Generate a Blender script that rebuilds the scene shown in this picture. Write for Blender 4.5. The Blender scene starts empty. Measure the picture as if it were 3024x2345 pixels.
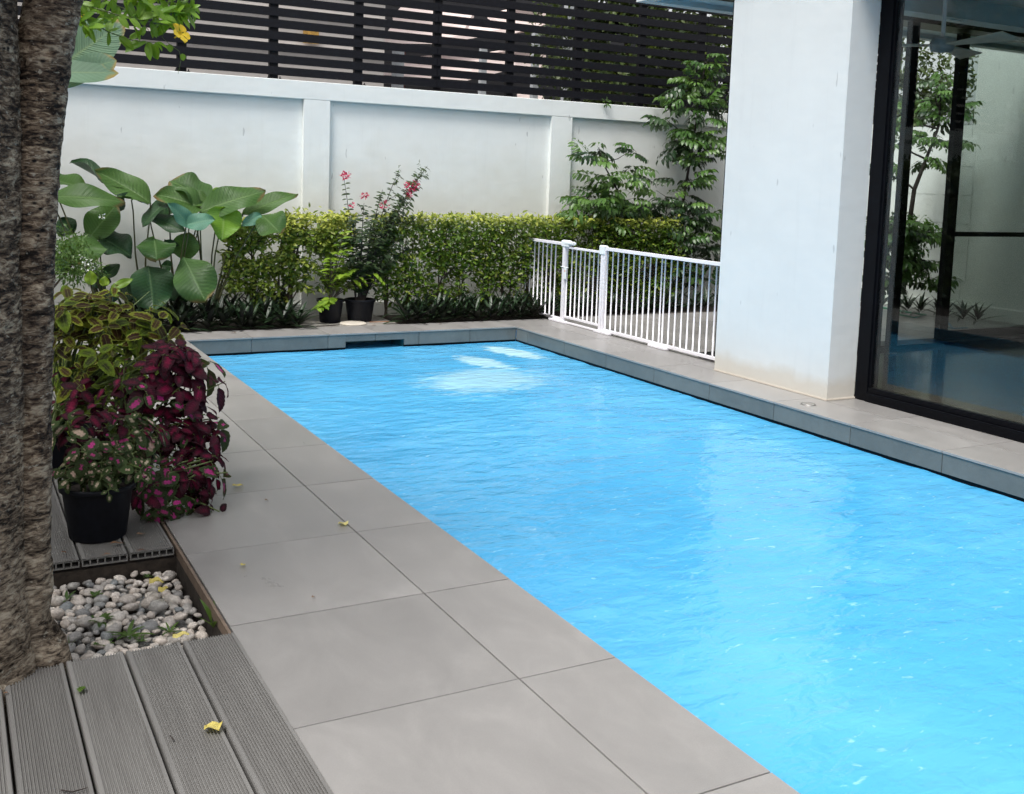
import bpy, math, random
import numpy as np
from mathutils import Vector, Matrix, noise

random.seed(7)
rng = np.random.default_rng(7)
R = math.radians
sc = bpy.context.scene

# ------------------------------------------------------------------ camera
CAM = (3104.6356, 852.2653, 0.103697, 0.497773, 0.0344288, -1.54897, -3.41179, 1.25646)
F, CY, PITCH, YAW, ROLL = CAM[:5]
CPOS = Vector(CAM[5:8])
_fw = Vector((math.sin(YAW) * math.cos(PITCH), math.cos(YAW) * math.cos(PITCH), -math.sin(PITCH)))
_r = _fw.cross(Vector((0, 0, 1))).normalized()
_u = _r.cross(_fw)
CR = math.cos(ROLL) * _r + math.sin(ROLL) * _u
CU = -math.sin(ROLL) * _r + math.cos(ROLL) * _u
CW = _fw
cam = bpy.data.cameras.new('camera')
co = bpy.data.objects.new('camera', cam)
sc.collection.objects.link(co)
m = Matrix((CR, CU, -CW)).transposed().to_4x4()
m.translation = CPOS
co.matrix_world = m
cam.sensor_fit = 'HORIZONTAL'
cam.sensor_width = 36
cam.lens = F / 3024 * 36
cam.shift_y = -(1172.5 - CY) / 3024
cam.clip_start = 0.05
cam.clip_end = 2000
sc.camera = co

# ------------------------------------------------------------------ light
SUN_EL, SUN_AZ = R(60), R(238)       # azimuth clockwise from +Y
w = bpy.data.worlds.new('World')
sc.world = w
w.use_nodes = True
nt = w.node_tree
bg = nt.nodes['Background']
sky = nt.nodes.new('ShaderNodeTexSky')
sky.sky_type = 'NISHITA'
sky.sun_disc = False
sky.sun_elevation = SUN_EL
sky.sun_rotation = SUN_AZ
sky.dust_density = 4
sky.air_density = 1.0
hs = nt.nodes.new('ShaderNodeHueSaturation')
hs.inputs['Saturation'].default_value = 0.12
hs.inputs['Value'].default_value = 1.0
nt.links.new(sky.outputs[0], hs.inputs['Color'])
nt.links.new(hs.outputs[0], bg.inputs[0])
bg.inputs[1].default_value = 0.14
sun = bpy.data.lights.new('sun', 'SUN')
sun.energy = 2.0
sun.angle = R(18)
sun.color = (1.0, 0.965, 0.91)
so = bpy.data.objects.new('sun', sun)
sc.collection.objects.link(so)
sd = Vector((math.sin(SUN_AZ) * math.cos(SUN_EL), math.cos(SUN_AZ) * math.cos(SUN_EL), math.sin(SUN_EL)))
so.rotation_euler = sd.to_track_quat('Z', 'Y').to_euler()
so.location = sd * 20
sc.view_settings.view_transform = 'Standard'
sc.view_settings.look = 'None'
sc.view_settings.exposure = 0.62
sc.view_settings.gamma = 1
sc.view_settings.use_curve_mapping = False
cy = sc.cycles
cy.max_bounces = 10
cy.diffuse_bounces = 4
cy.glossy_bounces = 4
cy.transparent_max_bounces = 16
cy.caustics_reflective = False
cy.sample_clamp_indirect = 6
cy.use_denoising = True
try:
    cy.denoising_prefilter = 'FAST'
except Exception:
    pass

# ------------------------------------------------------------------ helpers
COL = sc.collection


def ray(px, py):
    return (px - 1512) / F * CR - (py - CY) / F * CU + CW


def at(px, py, Y):
    d = ray(px, py)
    return CPOS + d * ((Y - CPOS.y) / d.y)


def atx(px, py, X):
    d = ray(px, py)
    return CPOS + d * ((X - CPOS.x) / d.x)


def atz(px, py, Z=0.0):
    d = ray(px, py)
    return CPOS + d * ((Z - CPOS.z) / d.z)


def ppm(p):
    return F / (Vector(p) - CPOS).dot(CW)


def tag(o, label=None, cat=None, group=None, kind=None):
    if label: o['label'] = label
    if cat: o['category'] = cat
    if group: o['group'] = group
    if kind: o['kind'] = kind
    return o


def empty(name, loc=(0, 0, 0), **k):
    o = bpy.data.objects.new(name, None)
    COL.objects.link(o)
    o.location = loc
    o.empty_display_size = 0.1
    return tag(o, **k)


class MB:
    def __init__(s):
        s.v = []; s.f = []; s.uv = []

    def add(s, vs, fs):
        n = len(s.v)
        s.v += [tuple(v) for v in vs]
        s.f += [tuple(i + n for i in f) for f in fs]
        return s

    def box(s, a, b, bev=0.0):
        x0, y0, z0 = a; x1, y1, z1 = b
        if bev <= 0:
            s.add([(x0, y0, z0), (x1, y0, z0), (x1, y1, z0), (x0, y1, z0), (x0, y0, z1), (x1, y0, z1), (x1, y1, z1), (x0, y1, z1)],
                  [(0, 3, 2, 1), (4, 5, 6, 7), (0, 1, 5, 4), (1, 2, 6, 5), (2, 3, 7, 6), (3, 0, 4, 7)])
        else:   # chamfered top and sides
            e = bev
            v = []
            for z, i in ((z0, e), (z0 + e, 0), (z1 - e, 0), (z1, e)):
                v += [(x0 + i, y0 + i, z), (x1 - i, y0 + i, z), (x1 - i, y1 - i, z), (x0 + i, y1 - i, z)]
            f = [(3, 2, 1, 0), (12, 13, 14, 15)]
            for k in range(3):
                for j in range(4):
                    a_, b_ = k * 4 + j, k * 4 + (j + 1) % 4
                    f.append((a_, b_, b_ + 4, a_ + 4))
            s.add(v, f)
        return s

    def tube(s, pts, rad, n=6, cap=True):
        pts = [Vector(p) for p in pts]
        if not hasattr(rad, '__len__'): rad = [rad] * len(pts)
        base = len(s.v)
        up = Vector((0.3, 0.2, 1)).normalized()
        for i, p in enumerate(pts):
            d = (pts[min(i + 1, len(pts) - 1)] - pts[max(i - 1, 0)])
            d = d.normalized() if d.length > 1e-9 else Vector((0, 0, 1))
            a = d.cross(up if abs(d.dot(up)) < 0.95 else Vector((1, 0, 0))).normalized()
            b = d.cross(a)
            for k in range(n):
                t = 2 * math.pi * k / n
                s.v.append(tuple(p + (a * math.cos(t) + b * math.sin(t)) * rad[i]))
        for i in range(len(pts) - 1):
            for k in range(n):
                a0 = base + i * n + k; a1 = base + i * n + (k + 1) % n
                s.f.append((a0, a1, a1 + n, a0 + n))
        if cap:
            s.f.append(tuple(base + k for k in range(n)))
            s.f.append(tuple(base + (len(pts) - 1) * n + k for k in reversed(range(n))))
        return s

    def lathe(s, prof, c=(0, 0, 0), n=32):
        base = len(s.v)
        for r, z in prof:
            for k in range(n):
                t = 2 * math.pi * k / n
                s.v.append((c[0] + r * math.cos(t), c[1] + r * math.sin(t), c[2] + z))
        for i in range(len(prof) - 1):
            for k in range(n):
                a0 = base + i * n + k; a1 = base + i * n + (k + 1) % n
                s.f.append((a0, a1, a1 + n, a0 + n))
        return s

    def mesh(s, name, mat=None, smooth=False):
        me = bpy.data.meshes.new(name)
        me.from_pydata(s.v, [], s.f)
        if mat: me.materials.append(mat)
        if smooth: me.polygons.foreach_set('use_smooth', [True] * len(me.polygons))
        me.update()
        return me

    def build(s, name, mat, parent=None, smooth=False, world=True, **k):
        me = s.mesh(name, mat, smooth)
        o = bpy.data.objects.new(name, me)
        COL.objects.link(o)
        if parent is not None:
            o.parent = parent
            if world:                     # geometry was written in world coordinates
                L = wloc(parent)
                o.location = (-L[0], -L[1], -L[2])
        return tag(o, **k)


def wloc(o):
    v = Vector(o.location)
    while o.parent:
        o = o.parent
        v = v + Vector(o.location)
    return v


def inst(name, me, parent, loc, Y=None, Z=None, scale=1.0, sx=None, **k):
    """object sharing a mesh; loc in world; Y = direction of its length, Z = its normal"""
    o = bpy.data.objects.new(name, me)
    COL.objects.link(o)
    if parent is not None:
        o.parent = parent
        L = wloc(parent)
    else:
        L = Vector((0, 0, 0))
    o.location = Vector(loc) - L
    if Y is not None:
        o.rotation_euler = basis(Y, Z).to_euler()
    o.scale = (sx or scale, scale, scale)
    return tag(o, **k)


def basis(Y, Z):
    Y = Vector(Y).normalized()
    Z = Vector(Z)
    X = Y.cross(Z)
    if X.length < 1e-4: X = Y.cross(Vector((0.3, 0.9, 0.1)))
    X.normalize()
    Z = X.cross(Y).normalized()
    return Matrix((X, Y, Z)).transposed()


def quads_mesh(name, V, Q, mat, uv=None, fattr=None, smooth=False):
    V = np.asarray(V, np.float32); Q = np.asarray(Q, np.int32)
    me = bpy.data.meshes.new(name)
    me.vertices.add(len(V)); me.vertices.foreach_set('co', V.ravel())
    n = len(Q)
    me.loops.add(n * 4); me.polygons.add(n)
    me.loops.foreach_set('vertex_index', Q.ravel())
    me.polygons.foreach_set('loop_start', np.arange(0, n * 4, 4, dtype=np.int32))
    try: me.polygons.foreach_set('loop_total', np.full(n, 4, np.int32))
    except Exception: pass
    if uv is not None:
        l = me.uv_layers.new(name='UVMap')
        l.data.foreach_set('uv', np.asarray(uv, np.float32)[Q.ravel()].ravel())
    for k, a in (fattr or {}).items():
        at_ = me.attributes.new(k, 'FLOAT', 'FACE')
        at_.data.foreach_set('value', np.asarray(a, np.float32))
    if mat: me.materials.append(mat)
    me.update(calc_edges=True)
    if smooth: me.polygons.foreach_set('use_smooth', [True] * n)
    me.validate()
    return me


def leaf_grid(L=1.0, W=0.5, nl=6, nw=2, fold=0.25, droop=0.15, wave=0.0, peak=0.42, serr=0.0, tip=1.0, seed=0, twist=0.0):
    """leaf along +Y, normal +Z; nw columns each side. returns V, Q, UV"""
    rd = random.Random(seed)
    ph = rd.uniform(0, 6.28); ph2 = rd.uniform(0, 6.28)
    V = []; UV = []
    cols = 2 * nw + 1
    for i in range(nl + 1):
        v = i / nl
        q = v ** (math.log(0.5) / math.log(peak))
        wd = math.sin(math.pi * q) ** (0.68 * tip) * W * 0.5
        if serr and i % 2: wd *= 1 - serr
        a = droop * v * v * 1.6
        y = L * (math.sin(a) / a * v if a > 1e-3 else v); z0 = -L * droop * v * v * 0.8
        tw = twist * v
        for j in range(cols):
            u = (j - nw) / nw
            x = wd * u
            z = z0 + fold * abs(x) * (1.25 - .5 * abs(u)) + wave * W * abs(u) ** 1.5 * math.sin(ph + v * 9 + (ph2 if u > 0 else 0))
            V.append((x * math.cos(tw) - (z - z0) * math.sin(tw), y, z0 + x * math.sin(tw) + (z - z0) * math.cos(tw)))
            UV.append((0.5 + 0.5 * u, v))
    Q = []
    for i in range(nl):
        for j in range(cols - 1):
            a = i * cols + j
            Q.append((a, a + 1, a + 1 + cols, a + cols))
    return np.array(V), np.array(Q), np.array(UV)


def scatter(name, P, D, N, S, tmpl, mat, parent=None, extra=None, **k):
    """one mesh of many leaves. P,D,N (n,3), S (n,)"""
    V, Q, UV = tmpl
    P = np.asarray(P, float); D = np.asarray(D, float); N = np.asarray(N, float); S = np.asarray(S, float)
    D = D / (np.linalg.norm(D, axis=1, keepdims=True) + 1e-9)
    X = np.cross(D, N); X /= (np.linalg.norm(X, axis=1, keepdims=True) + 1e-9)
    Z = np.cross(X, D)
    VV = (P[:, None, :] + S[:, None, None] * (V[None, :, 0:1] * X[:, None, :] + V[None, :, 1:2] * D[:, None, :] + V[None, :, 2:3] * Z[:, None, :]))
    n, kk = VV.shape[:2]
    QQ = (Q[None] + (np.arange(n) * kk)[:, None, None]).reshape(-1, 4)
    rnd = np.repeat(rng.random(n), len(Q))
    fa = {'rnd': rnd}
    for kx, a in (extra or {}).items(): fa[kx] = np.repeat(a, len(Q))
    me = quads_mesh(name, VV.reshape(-1, 3), QQ, mat, uv=np.tile(UV, (n, 1)), fattr=fa)
    o = bpy.data.objects.new(name, me)
    COL.objects.link(o)
    if parent is not None:
        o.parent = parent
        L = wloc(parent); o.location = (-L[0], -L[1], -L[2])
    return tag(o, **k)


# ------------------------------------------------------------------ materials
class NT:
    def __init__(s, name):
        s.m = bpy.data.materials.new(name); s.m.use_nodes = True
        s.t = s.m.node_tree; s.n = s.t.nodes; s.b = s.n['Principled BSDF']; s.out = s.n['Material Output']

    def new(s, t, **k):
        n = s.n.new(t)
        for a, v in k.items(): setattr(n, a, v)
        return n

    def lk(s, a, b): s.t.links.new(a, b)

    def val(s, n, **k):
        for a, v in k.items(): n.inputs[a.replace('_', ' ')].default_value = v
        return n

    def noise(s, scale, detail=4, rough=0.55, coord=None, stretch=None, dist=0.0):
        n = s.new('ShaderNodeTexNoise')
        n.inputs['Scale'].default_value = scale; n.inputs['Detail'].default_value = detail
        n.inputs['Roughness'].default_value = rough; n.inputs['Distortion'].default_value = dist
        src = coord or s.obj()
        if stretch:
            mp = s.new('ShaderNodeMapping'); mp.inputs['Scale'].default_value = stretch
            s.lk(src, mp.inputs[0]); src = mp.outputs[0]
        s.lk(src, n.inputs['Vector'])
        return n.outputs['Fac']

    def obj(s):
        g = s.new('ShaderNodeNewGeometry')
        return g.outputs['Position']

    def ramp(s, fac, stops, interp='LINEAR'):
        r = s.new('ShaderNodeValToRGB'); r.color_ramp.interpolation = interp
        e = r.color_ramp.elements
        while len(e) < len(stops): e.new(0.5)
        for x, (p, c) in zip(e, stops):
            x.position = p; x.color = (c, c, c, 1) if not hasattr(c, '__len__') else tuple(c) + (1,)
        s.lk(fac, r.inputs[0])
        return r.outputs[0]

    def mix(s, fac, a, b, mode='MIX'):
        n = s.new('ShaderNodeMix'); n.data_type = 'RGBA'; n.blend_type = mode
        if hasattr(fac, 'links') or hasattr(fac, 'is_linked'): s.lk(fac, n.inputs[0])
        else: n.inputs[0].default_value = fac
        for q, i in ((a, 6), (b, 7)):
            if hasattr(q, 'is_linked'): s.lk(q, n.inputs[i])
            else: n.inputs[i].default_value = tuple(q) + (1,)
        return n.outputs[2]

    def math(s, op, a, b=0.0, c=None):
        n = s.new('ShaderNodeMath', operation=op)
        for i, q in enumerate((a, b, c)):
            if q is None: continue
            if hasattr(q, 'is_linked'): s.lk(q, n.inputs[i])
            else: n.inputs[i].default_value = q
        return n.outputs[0]

    def bump(s, h, strength=0.3, dist=0.01, to=None):
        b = s.new('ShaderNodeBump'); b.inputs['Strength'].default_value = strength; b.inputs['Distance'].default_value = dist
        s.lk(h, b.inputs['Height']); s.lk(b.outputs[0], (to or s.b).inputs['Normal'])
        return b

    def rnd(s):
        return s.new('ShaderNodeObjectInfo').outputs['Random']

    def attr(s, nme):
        a = s.new('ShaderNodeAttribute'); a.attribute_name = nme
        return a.outputs['Fac']


def simple(name, col, rough=0.5, metal=0.0, var=0.12, scale=12, bump=0.0, bscale=60, spec=0.5):
    t = NT(name)
    f = t.noise(scale, 5)
    lo = tuple(c * (1 - var) for c in col); hi = tuple(min(1, c * (1 + var)) for c in col)
    t.lk(t.ramp(f, [(0.3, lo), (0.7, hi)]), t.b.inputs['Base Color'])
    t.b.inputs['Roughness'].default_value = rough; t.b.inputs['Metallic'].default_value = metal
    t.b.inputs['Specular IOR Level'].default_value = spec
    if bump: t.bump(t.noise(bscale, 3), bump, 0.004)
    return t.m


def mat_paving(name, col, dark=0.85):
    t = NT(name)
    r = t.rnd()
    off = t.new('ShaderNodeCombineXYZ'); t.lk(t.math('MULTIPLY', r, 37), off.inputs[0]); t.lk(t.math('MULTIPLY', r, 19), off.inputs[1])
    add = t.new('ShaderNodeVectorMath', operation='ADD'); t.lk(t.obj(), add.inputs[0]); t.lk(off.outputs[0], add.inputs[1])
    c = add.outputs[0]
    f = t.noise(4.0, 8, 0.68, c, (1.3, 0.7, 1), 0.5)
    base = t.ramp(f, [(0.3, tuple(x * dark for x in col)), (0.52, col), (0.72, tuple(x * 1.16 for x in col))])
    g = t.ramp(t.noise(300, 2, 0.5), [(0.35, 0.95), (0.65, 1.04)])
    base = t.mix(1.0, base, g, 'MULTIPLY')
    tone = t.ramp(r, [(0, 0.90), (1, 1.08)])
    base = t.mix(1.0, base, tone, 'MULTIPLY')
    t.lk(base, t.b.inputs['Base Color'])
    t.lk(t.ramp(f, [(0.25, 0.26), (0.75, 0.42)]), t.b.inputs['Roughness'])
    t.bump(t.noise(160, 3), 0.08, 0.002)
    return t.m


def mat_paint(name, col, stain=None, zs=0.25):
    t = NT(name)
    f = t.noise(1.7, 6, 0.6)
    base = t.ramp(f, [(0.3, tuple(c * 0.95 for c in col)), (0.7, tuple(min(1, c * 1.02) for c in col))])
    # faint vertical runs of dirt
    run = t.noise(5, 5, 0.65, None, (3.2, 3.2, 0.25))
    base = t.mix(t.math('MULTIPLY', t.ramp(run, [(0.55, 0.0), (0.75, 1.0)]), 0.10), base, tuple(c * 0.6 for c in col))
    tick = t.ramp(t.noise(16, 2, 0.4, None, (1, 1, .28)), [(0.745, 0.0), (0.76, 1.0)])
    base = t.mix(t.math('MULTIPLY', tick, 0.45), base, (0.30, 0.31, 0.31))
    pa = t.ramp(t.noise(0.9, 4, 0.6), [(0.5, 0.0), (0.56, 1.0)])
    base = t.mix(t.math('MULTIPLY', pa, 0.05), base, (0.55, 0.56, 0.53))
    if stain:
        sep = t.new('ShaderNodeSeparateXYZ'); t.lk(t.obj(), sep.inputs[0])
        h = t.math('ADD', sep.outputs[2], t.math('MULTIPLY', t.noise(4, 5), -zs * 1.3))
        mk = t.ramp(h, [(0.0, 1.0), (max(0.02, zs * 0.55), 0.0)])
        base = t.mix(t.math('MULTIPLY', mk, 0.55 if zs < 0.5 else 0.22), base, stain)
    t.lk(base, t.b.inputs['Base Color'])
    t.b.inputs['Roughness'].default_value = 0.62
    h1 = t.noise(5, 6, 0.62, None, (1, 1, 1.6)); h2 = t.noise(140, 3)
    t.bump(t.math('ADD', h1, t.math('MULTIPLY', h2, 0.12)), 0.35, 0.012)
    return t.m


def mat_leaf(name, top, top2, under, rough=0.42, trans=0.3, tip=None, vein=None, ridge=0.0, spec=0.45, young=None, blot=None):
    """top..top2 vary from leaf to leaf; face attribute 'rnd'/object random; 'age' picks young colour"""
    t = NT(name)
    r = t.math('FRACT', t.math('ADD', t.attr('rnd'), t.rnd()))
    col = t.ramp(r, [(0.0, top), (1.0, top2)])
    if young:
        col = t.mix(t.attr('age'), col, young)
    uvn = t.new('ShaderNodeUVMap'); sep = t.new('ShaderNodeSeparateXYZ'); t.lk(uvn.outputs[0], sep.inputs[0])
    au = t.math('ABSOLUTE', t.math('SUBTRACT', sep.outputs[0], 0.5))
    if vein:
        mk = t.ramp(au, [(0.0, 1.0), (0.035, 0.0)])
        col = t.mix(t.math('MULTIPLY', mk, 0.7), col, vein)
    if ridge:
        ph = t.math('ADD', sep.outputs[1], t.math('MULTIPLY', au, -0.35))
        wv = t.math('SINE', t.math('MULTIPLY', ph, 250.0))
        wv2 = t.math('SINE', t.math('MULTIPLY', ph, 91.0))
        h = t.math('ADD', wv, wv2)
        t.bump(h, ridge, 0.003)
        col = t.mix(t.math('MULTIPLY', t.math('ADD', h, 2.0), 0.07), col, tuple(c * 1.9 for c in top2))
    if tip:
        f = t.math('ADD', t.math('ADD', sep.outputs[1], t.math('MULTIPLY', au, 0.35)), t.math('MULTIPLY', t.noise(14, 4), 0.22))
        mk = t.ramp(f, [(1.05, 0.0), (1.16, 1.0)]) if False else t.ramp(t.math('MULTIPLY', f, 0.8), [(0.86, 0.0), (0.95, 1.0)])
        col = t.mix(mk, col, tip)
    if blot:
        b = t.ramp(t.noise(30, 4), [(0.62, 0.0), (0.7, 1.0)])
        col = t.mix(t.math('MULTIPLY', b, 0.5), col, blot)
    g = t.new('ShaderNodeNewGeometry')
    colb = t.mix(g.outputs['Backfacing'], col, under) if under else col
    t.lk(colb, t.b.inputs['Base Color'])
    t.b.inputs['Roughness'].default_value = rough
    t.b.inputs['Specular IOR Level'].default_value = spec
    if trans:
        tr = t.new('ShaderNodeBsdfTranslucent')
        t.lk(t.mix(0.5, col, tuple(min(1, c) for c in (top2[0] * 2.2, top2[1] * 2.0, top2[2] * 0.8)) if not vein or True else col), tr.inputs[0])
        mx = t.new('ShaderNodeMixShader'); mx.inputs[0].default_value = trans
        t.lk(t.b.outputs[0], mx.inputs[1]); t.lk(tr.outputs[0], mx.inputs[2]); t.lk(mx.outputs[0], t.out.inputs[0])
    return t.m


def mat_coleus(name, centre, centre2, edge, rim, thr=0.5, soft=0.15, trans=0.25, under=(0.06, 0.02, 0.03)):
    t = NT(name)
    uvn = t.new('ShaderNodeUVMap'); sep = t.new('ShaderNodeSeparateXYZ'); t.lk(uvn.outputs[0], sep.inputs[0])
    au = t.math('MULTIPLY', t.math('ABSOLUTE', t.math('SUBTRACT', sep.outputs[0], 0.5)), 2.0)
    av = t.math('MULTIPLY', t.math('ABSOLUTE', t.math('SUBTRACT', sep.outputs[1], 0.42)), 1.55)
    d = t.math('ADD', t.math('MAXIMUM', au, t.math('MULTIPLY', av, 1.15)), t.math('MULTIPLY', t.math('SUBTRACT', t.noise(60, 4), 0.5), 0.35))
    # star-like outline: wider along the veins
    d = t.math('ADD', d, t.math('MULTIPLY', t.math('SINE', t.math('MULTIPLY', sep.outputs[1], 34.0)), 0.06))
    r = t.rnd()
    cc = t.mix(r, centre, centre2)
    d = t.math('ADD', d, t.math('MULTIPLY', t.math('SUBTRACT', t.math('FRACT', t.math('MULTIPLY', r, 17.3)), 0.5), 0.34))
    k = t.ramp(d, [(max(0, thr - soft), 0.0), (min(0.99, thr + soft), 1.0)])
    col = t.mix(k, cc, edge)
    k2 = t.ramp(au, [(0.86, 0.0), (0.97, 1.0)])
    col = t.mix(k2, col, rim)
    sh = t.ramp(t.math('FRACT', t.math('MULTIPLY', t.rnd(), 7.7)), [(0.0, 0.6), (1.0, 1.25)])
    col = t.mix(1.0, col, sh, 'MULTIPLY')
    vn = t.ramp(au, [(0.0, 1.0), (0.07, 0.0)])
    col = t.mix(t.math('MULTIPLY', vn, 0.35), col, tuple(min(1, c * 1.5) for c in rim))
    g = t.new('ShaderNodeNewGeometry')
    t.lk(t.mix(t.math('MULTIPLY', g.outputs['Backfacing'], 0.6), col, under), t.b.inputs['Base Color'])
    t.b.inputs['Roughness'].default_value = 0.62
    t.b.inputs['Specular IOR Level'].default_value = 0.25
    ph = t.math('ADD', sep.outputs[1], t.math('MULTIPLY', au, -0.18))
    t.bump(t.math('SINE', t.math('MULTIPLY', ph, 52.0)), 0.35, 0.002)
    tr = t.new('ShaderNodeBsdfTranslucent'); t.lk(t.mix(0.35, col, (0.35, 0.4, 0.1)) if rim[1] > rim[0] * 1.2 else col, tr.inputs[0])
    mx = t.new('ShaderNodeMixShader'); mx.inputs[0].default_value = trans
    t.lk(t.b.outputs[0], mx.inputs[1]); t.lk(tr.outputs[0], mx.inputs[2]); t.lk(mx.outputs[0], t.out.inputs[0])
    return t.m


def mat_glass(name='window_glass', tint=(0.92, 0.96, 0.945, 1)):
    t = NT(name)
    tr = t.new('ShaderNodeBsdfTransparent'); tr.inputs[0].default_value = tint
    gl = t.new('ShaderNodeBsdfGlossy'); gl.inputs['Roughness'].default_value = 0.0; gl.inputs[0].default_value = (0.95, 0.98, 1, 1)
    gg = t.new('ShaderNodeNewGeometry'); dt = t.new('ShaderNodeVectorMath', operation='DOT_PRODUCT')
    t.lk(gg.outputs['Normal'], dt.inputs[0]); t.lk(gg.outputs['Incoming'], dt.inputs[1])
    om = t.math('SUBTRACT', 1.0, t.math('ABSOLUTE', dt.outputs['Value']))
    fv = t.math('ADD', 0.040, t.math('MULTIPLY', t.math('POWER', om, 5.0), 0.95))
    mx = t.new('ShaderNodeMixShader')
    t.lk(fv, mx.inputs[0]); t.lk(tr.outputs[0], mx.inputs[1]); t.lk(gl.outputs[0], mx.inputs[2]); t.lk(mx.outputs[0], t.out.inputs[0])
    return t.m


def mat_water():
    t = NT('pool_water')
    pos = t.obj()
    n1 = t.noise(0.36, 3, 0.5, pos, (1.2, 0.6, 1), 0.8)
    body = t.ramp(n1, [(0.30, (0.062, 0.375, 0.70)), (0.5, (0.085, 0.420, 0.745)), (0.70, (0.115, 0.465, 0.79))])
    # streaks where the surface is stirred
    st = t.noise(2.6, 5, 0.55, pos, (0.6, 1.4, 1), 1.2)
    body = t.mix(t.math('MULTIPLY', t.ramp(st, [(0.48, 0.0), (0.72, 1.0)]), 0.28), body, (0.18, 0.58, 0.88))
    fl = t.noise(30, 3, 0.5, pos, (0.55, 1.3, 1), 0.6)  # pale flecks: sparkle of the ripples put into the body colour
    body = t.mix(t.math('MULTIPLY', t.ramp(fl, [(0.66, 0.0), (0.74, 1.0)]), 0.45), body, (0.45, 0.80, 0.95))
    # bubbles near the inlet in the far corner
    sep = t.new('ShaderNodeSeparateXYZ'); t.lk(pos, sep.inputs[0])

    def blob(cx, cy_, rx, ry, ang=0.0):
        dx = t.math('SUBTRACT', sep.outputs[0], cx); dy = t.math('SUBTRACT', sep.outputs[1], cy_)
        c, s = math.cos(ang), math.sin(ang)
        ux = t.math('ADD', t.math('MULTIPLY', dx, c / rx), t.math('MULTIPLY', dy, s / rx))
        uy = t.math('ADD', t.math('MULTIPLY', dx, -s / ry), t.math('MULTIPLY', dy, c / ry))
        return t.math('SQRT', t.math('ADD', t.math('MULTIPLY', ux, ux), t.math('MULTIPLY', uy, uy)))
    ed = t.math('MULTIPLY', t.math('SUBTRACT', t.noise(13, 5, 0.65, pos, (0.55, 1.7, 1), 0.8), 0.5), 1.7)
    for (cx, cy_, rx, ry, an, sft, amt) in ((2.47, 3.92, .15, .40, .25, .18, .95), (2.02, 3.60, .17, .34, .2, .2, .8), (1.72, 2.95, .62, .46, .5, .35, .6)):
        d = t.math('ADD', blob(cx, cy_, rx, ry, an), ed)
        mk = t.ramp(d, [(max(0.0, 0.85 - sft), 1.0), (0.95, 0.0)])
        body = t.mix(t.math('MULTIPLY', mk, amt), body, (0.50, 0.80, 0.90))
    t.lk(body, t.b.inputs['Base Color'])
    t.b.inputs['Roughness'].default_value = 0.03
    t.b.inputs['IOR'].default_value = 1.33
    h1 = t.noise(10, 3, 0.5, pos, (0.8, 1.35, 1), 0.4)
    h2 = t.noise(34, 3, 0.55, pos, (0.85, 1.2, 1), 0.3)
    b = t.bump(t.math('ADD', h1, t.math('MULTIPLY', h2, 0.09)), 0.21, 0.05)
    # part of the light enters the water and meets the pool lining
    gl = t.new('ShaderNodeBsdfRefraction') if False else t.new('ShaderNodeBsdfTransparent')
    gl.inputs[0].default_value = (0.45, 0.85, 1.0, 1)
    mx = t.new('ShaderNodeMixShader'); mx.inputs[0].default_value = 0.07
    t.lk(t.b.outputs[0], mx.inputs[1]); t.lk(gl.outputs[0], mx.inputs[2]); t.lk(mx.outputs[0], t.out.inputs[0])
    return t.m


def mat_bark():
    t = NT('bark')
    pos = t.obj()
    a = t.noise(9, 8, 0.7, pos, (1, 1, 2.4), 0.4)
    b = t.noise(34, 7, 0.7, pos, (1, 1, 3.0), 0.6)
    c = t.noise(2.2, 4, 0.6, pos)
    v = t.math('ADD', t.math('MULTIPLY', a, 0.42), t.math('MULTIPLY', b, 0.58))
    col = t.ramp(v, [(0.40, (0.006, 0.004, 0.003)), (0.46, (0.038, 0.026, 0.019)), (0.52, (0.155, 0.112, 0.078)), (0.61, (0.44, 0.37, 0.28))])
    col = t.mix(t.ramp(c, [(0.47, 0.0), (0.57, 0.72)]), col, t.ramp(v, [(0.42, (0.005, 0.004, 0.004)), (0.56, (0.04, 0.03, 0.026)), (0.64, (0.12, 0.10, 0.085))]))
    sep = t.new('ShaderNodeSeparateXYZ'); t.lk(pos, sep.inputs[0])
    low = t.ramp(t.math('ADD', sep.outputs[2], t.math('MULTIPLY', c, -0.25)), [(0.12, 1.0), (0.45, 0.0)])
    col = t.mix(t.math('MULTIPLY', low, 0.55), col, t.ramp(v, [(0.42, (0.02, 0.014, 0.009)), (0.52, (0.24, 0.2, 0.155)), (0.62, (0.4, 0.36, 0.3))]))
    lich = t.ramp(t.noise(46, 5, 0.7, pos, (1, 1, 1.6)), [(0.60, 0.0), (0.66, 1.0)])
    col = t.mix(t.math('MULTIPLY', lich, 0.6), col, (0.42, 0.40, 0.34))
    vo = t.new('ShaderNodeTexVoronoi'); mp = t.new('ShaderNodeMapping'); mp.inputs['Scale'].default_value = (1, 1, 1.7); t.lk(pos, mp.inputs[0]); t.lk(mp.outputs[0], vo.inputs['Vector']); vo.inputs['Scale'].default_value = 26; vo.inputs['Randomness'].default_value = 1
    pitm = t.math('MULTIPLY', t.ramp(vo.outputs['Distance'], [(0.10, 1.0), (0.24, 0.0)]), t.ramp(t.noise(7, 3), [(0.48, 0.0), (0.56, 1.0)]))
    col = t.mix(pitm, col, (0.004, 0.003, 0.003))
    t.lk(col, t.b.inputs['Base Color'])
    t.b.inputs['Roughness'].default_value = 0.85
    t.b.inputs['Specular IOR Level'].default_value = 0.2
    t.bump(t.math('ADD', v, t.math('MULTIPLY', t.noise(120, 4, 0.6, pos, (1, 1, 3)), 0.15)), 0.8, 0.009)
    return t.m


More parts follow.
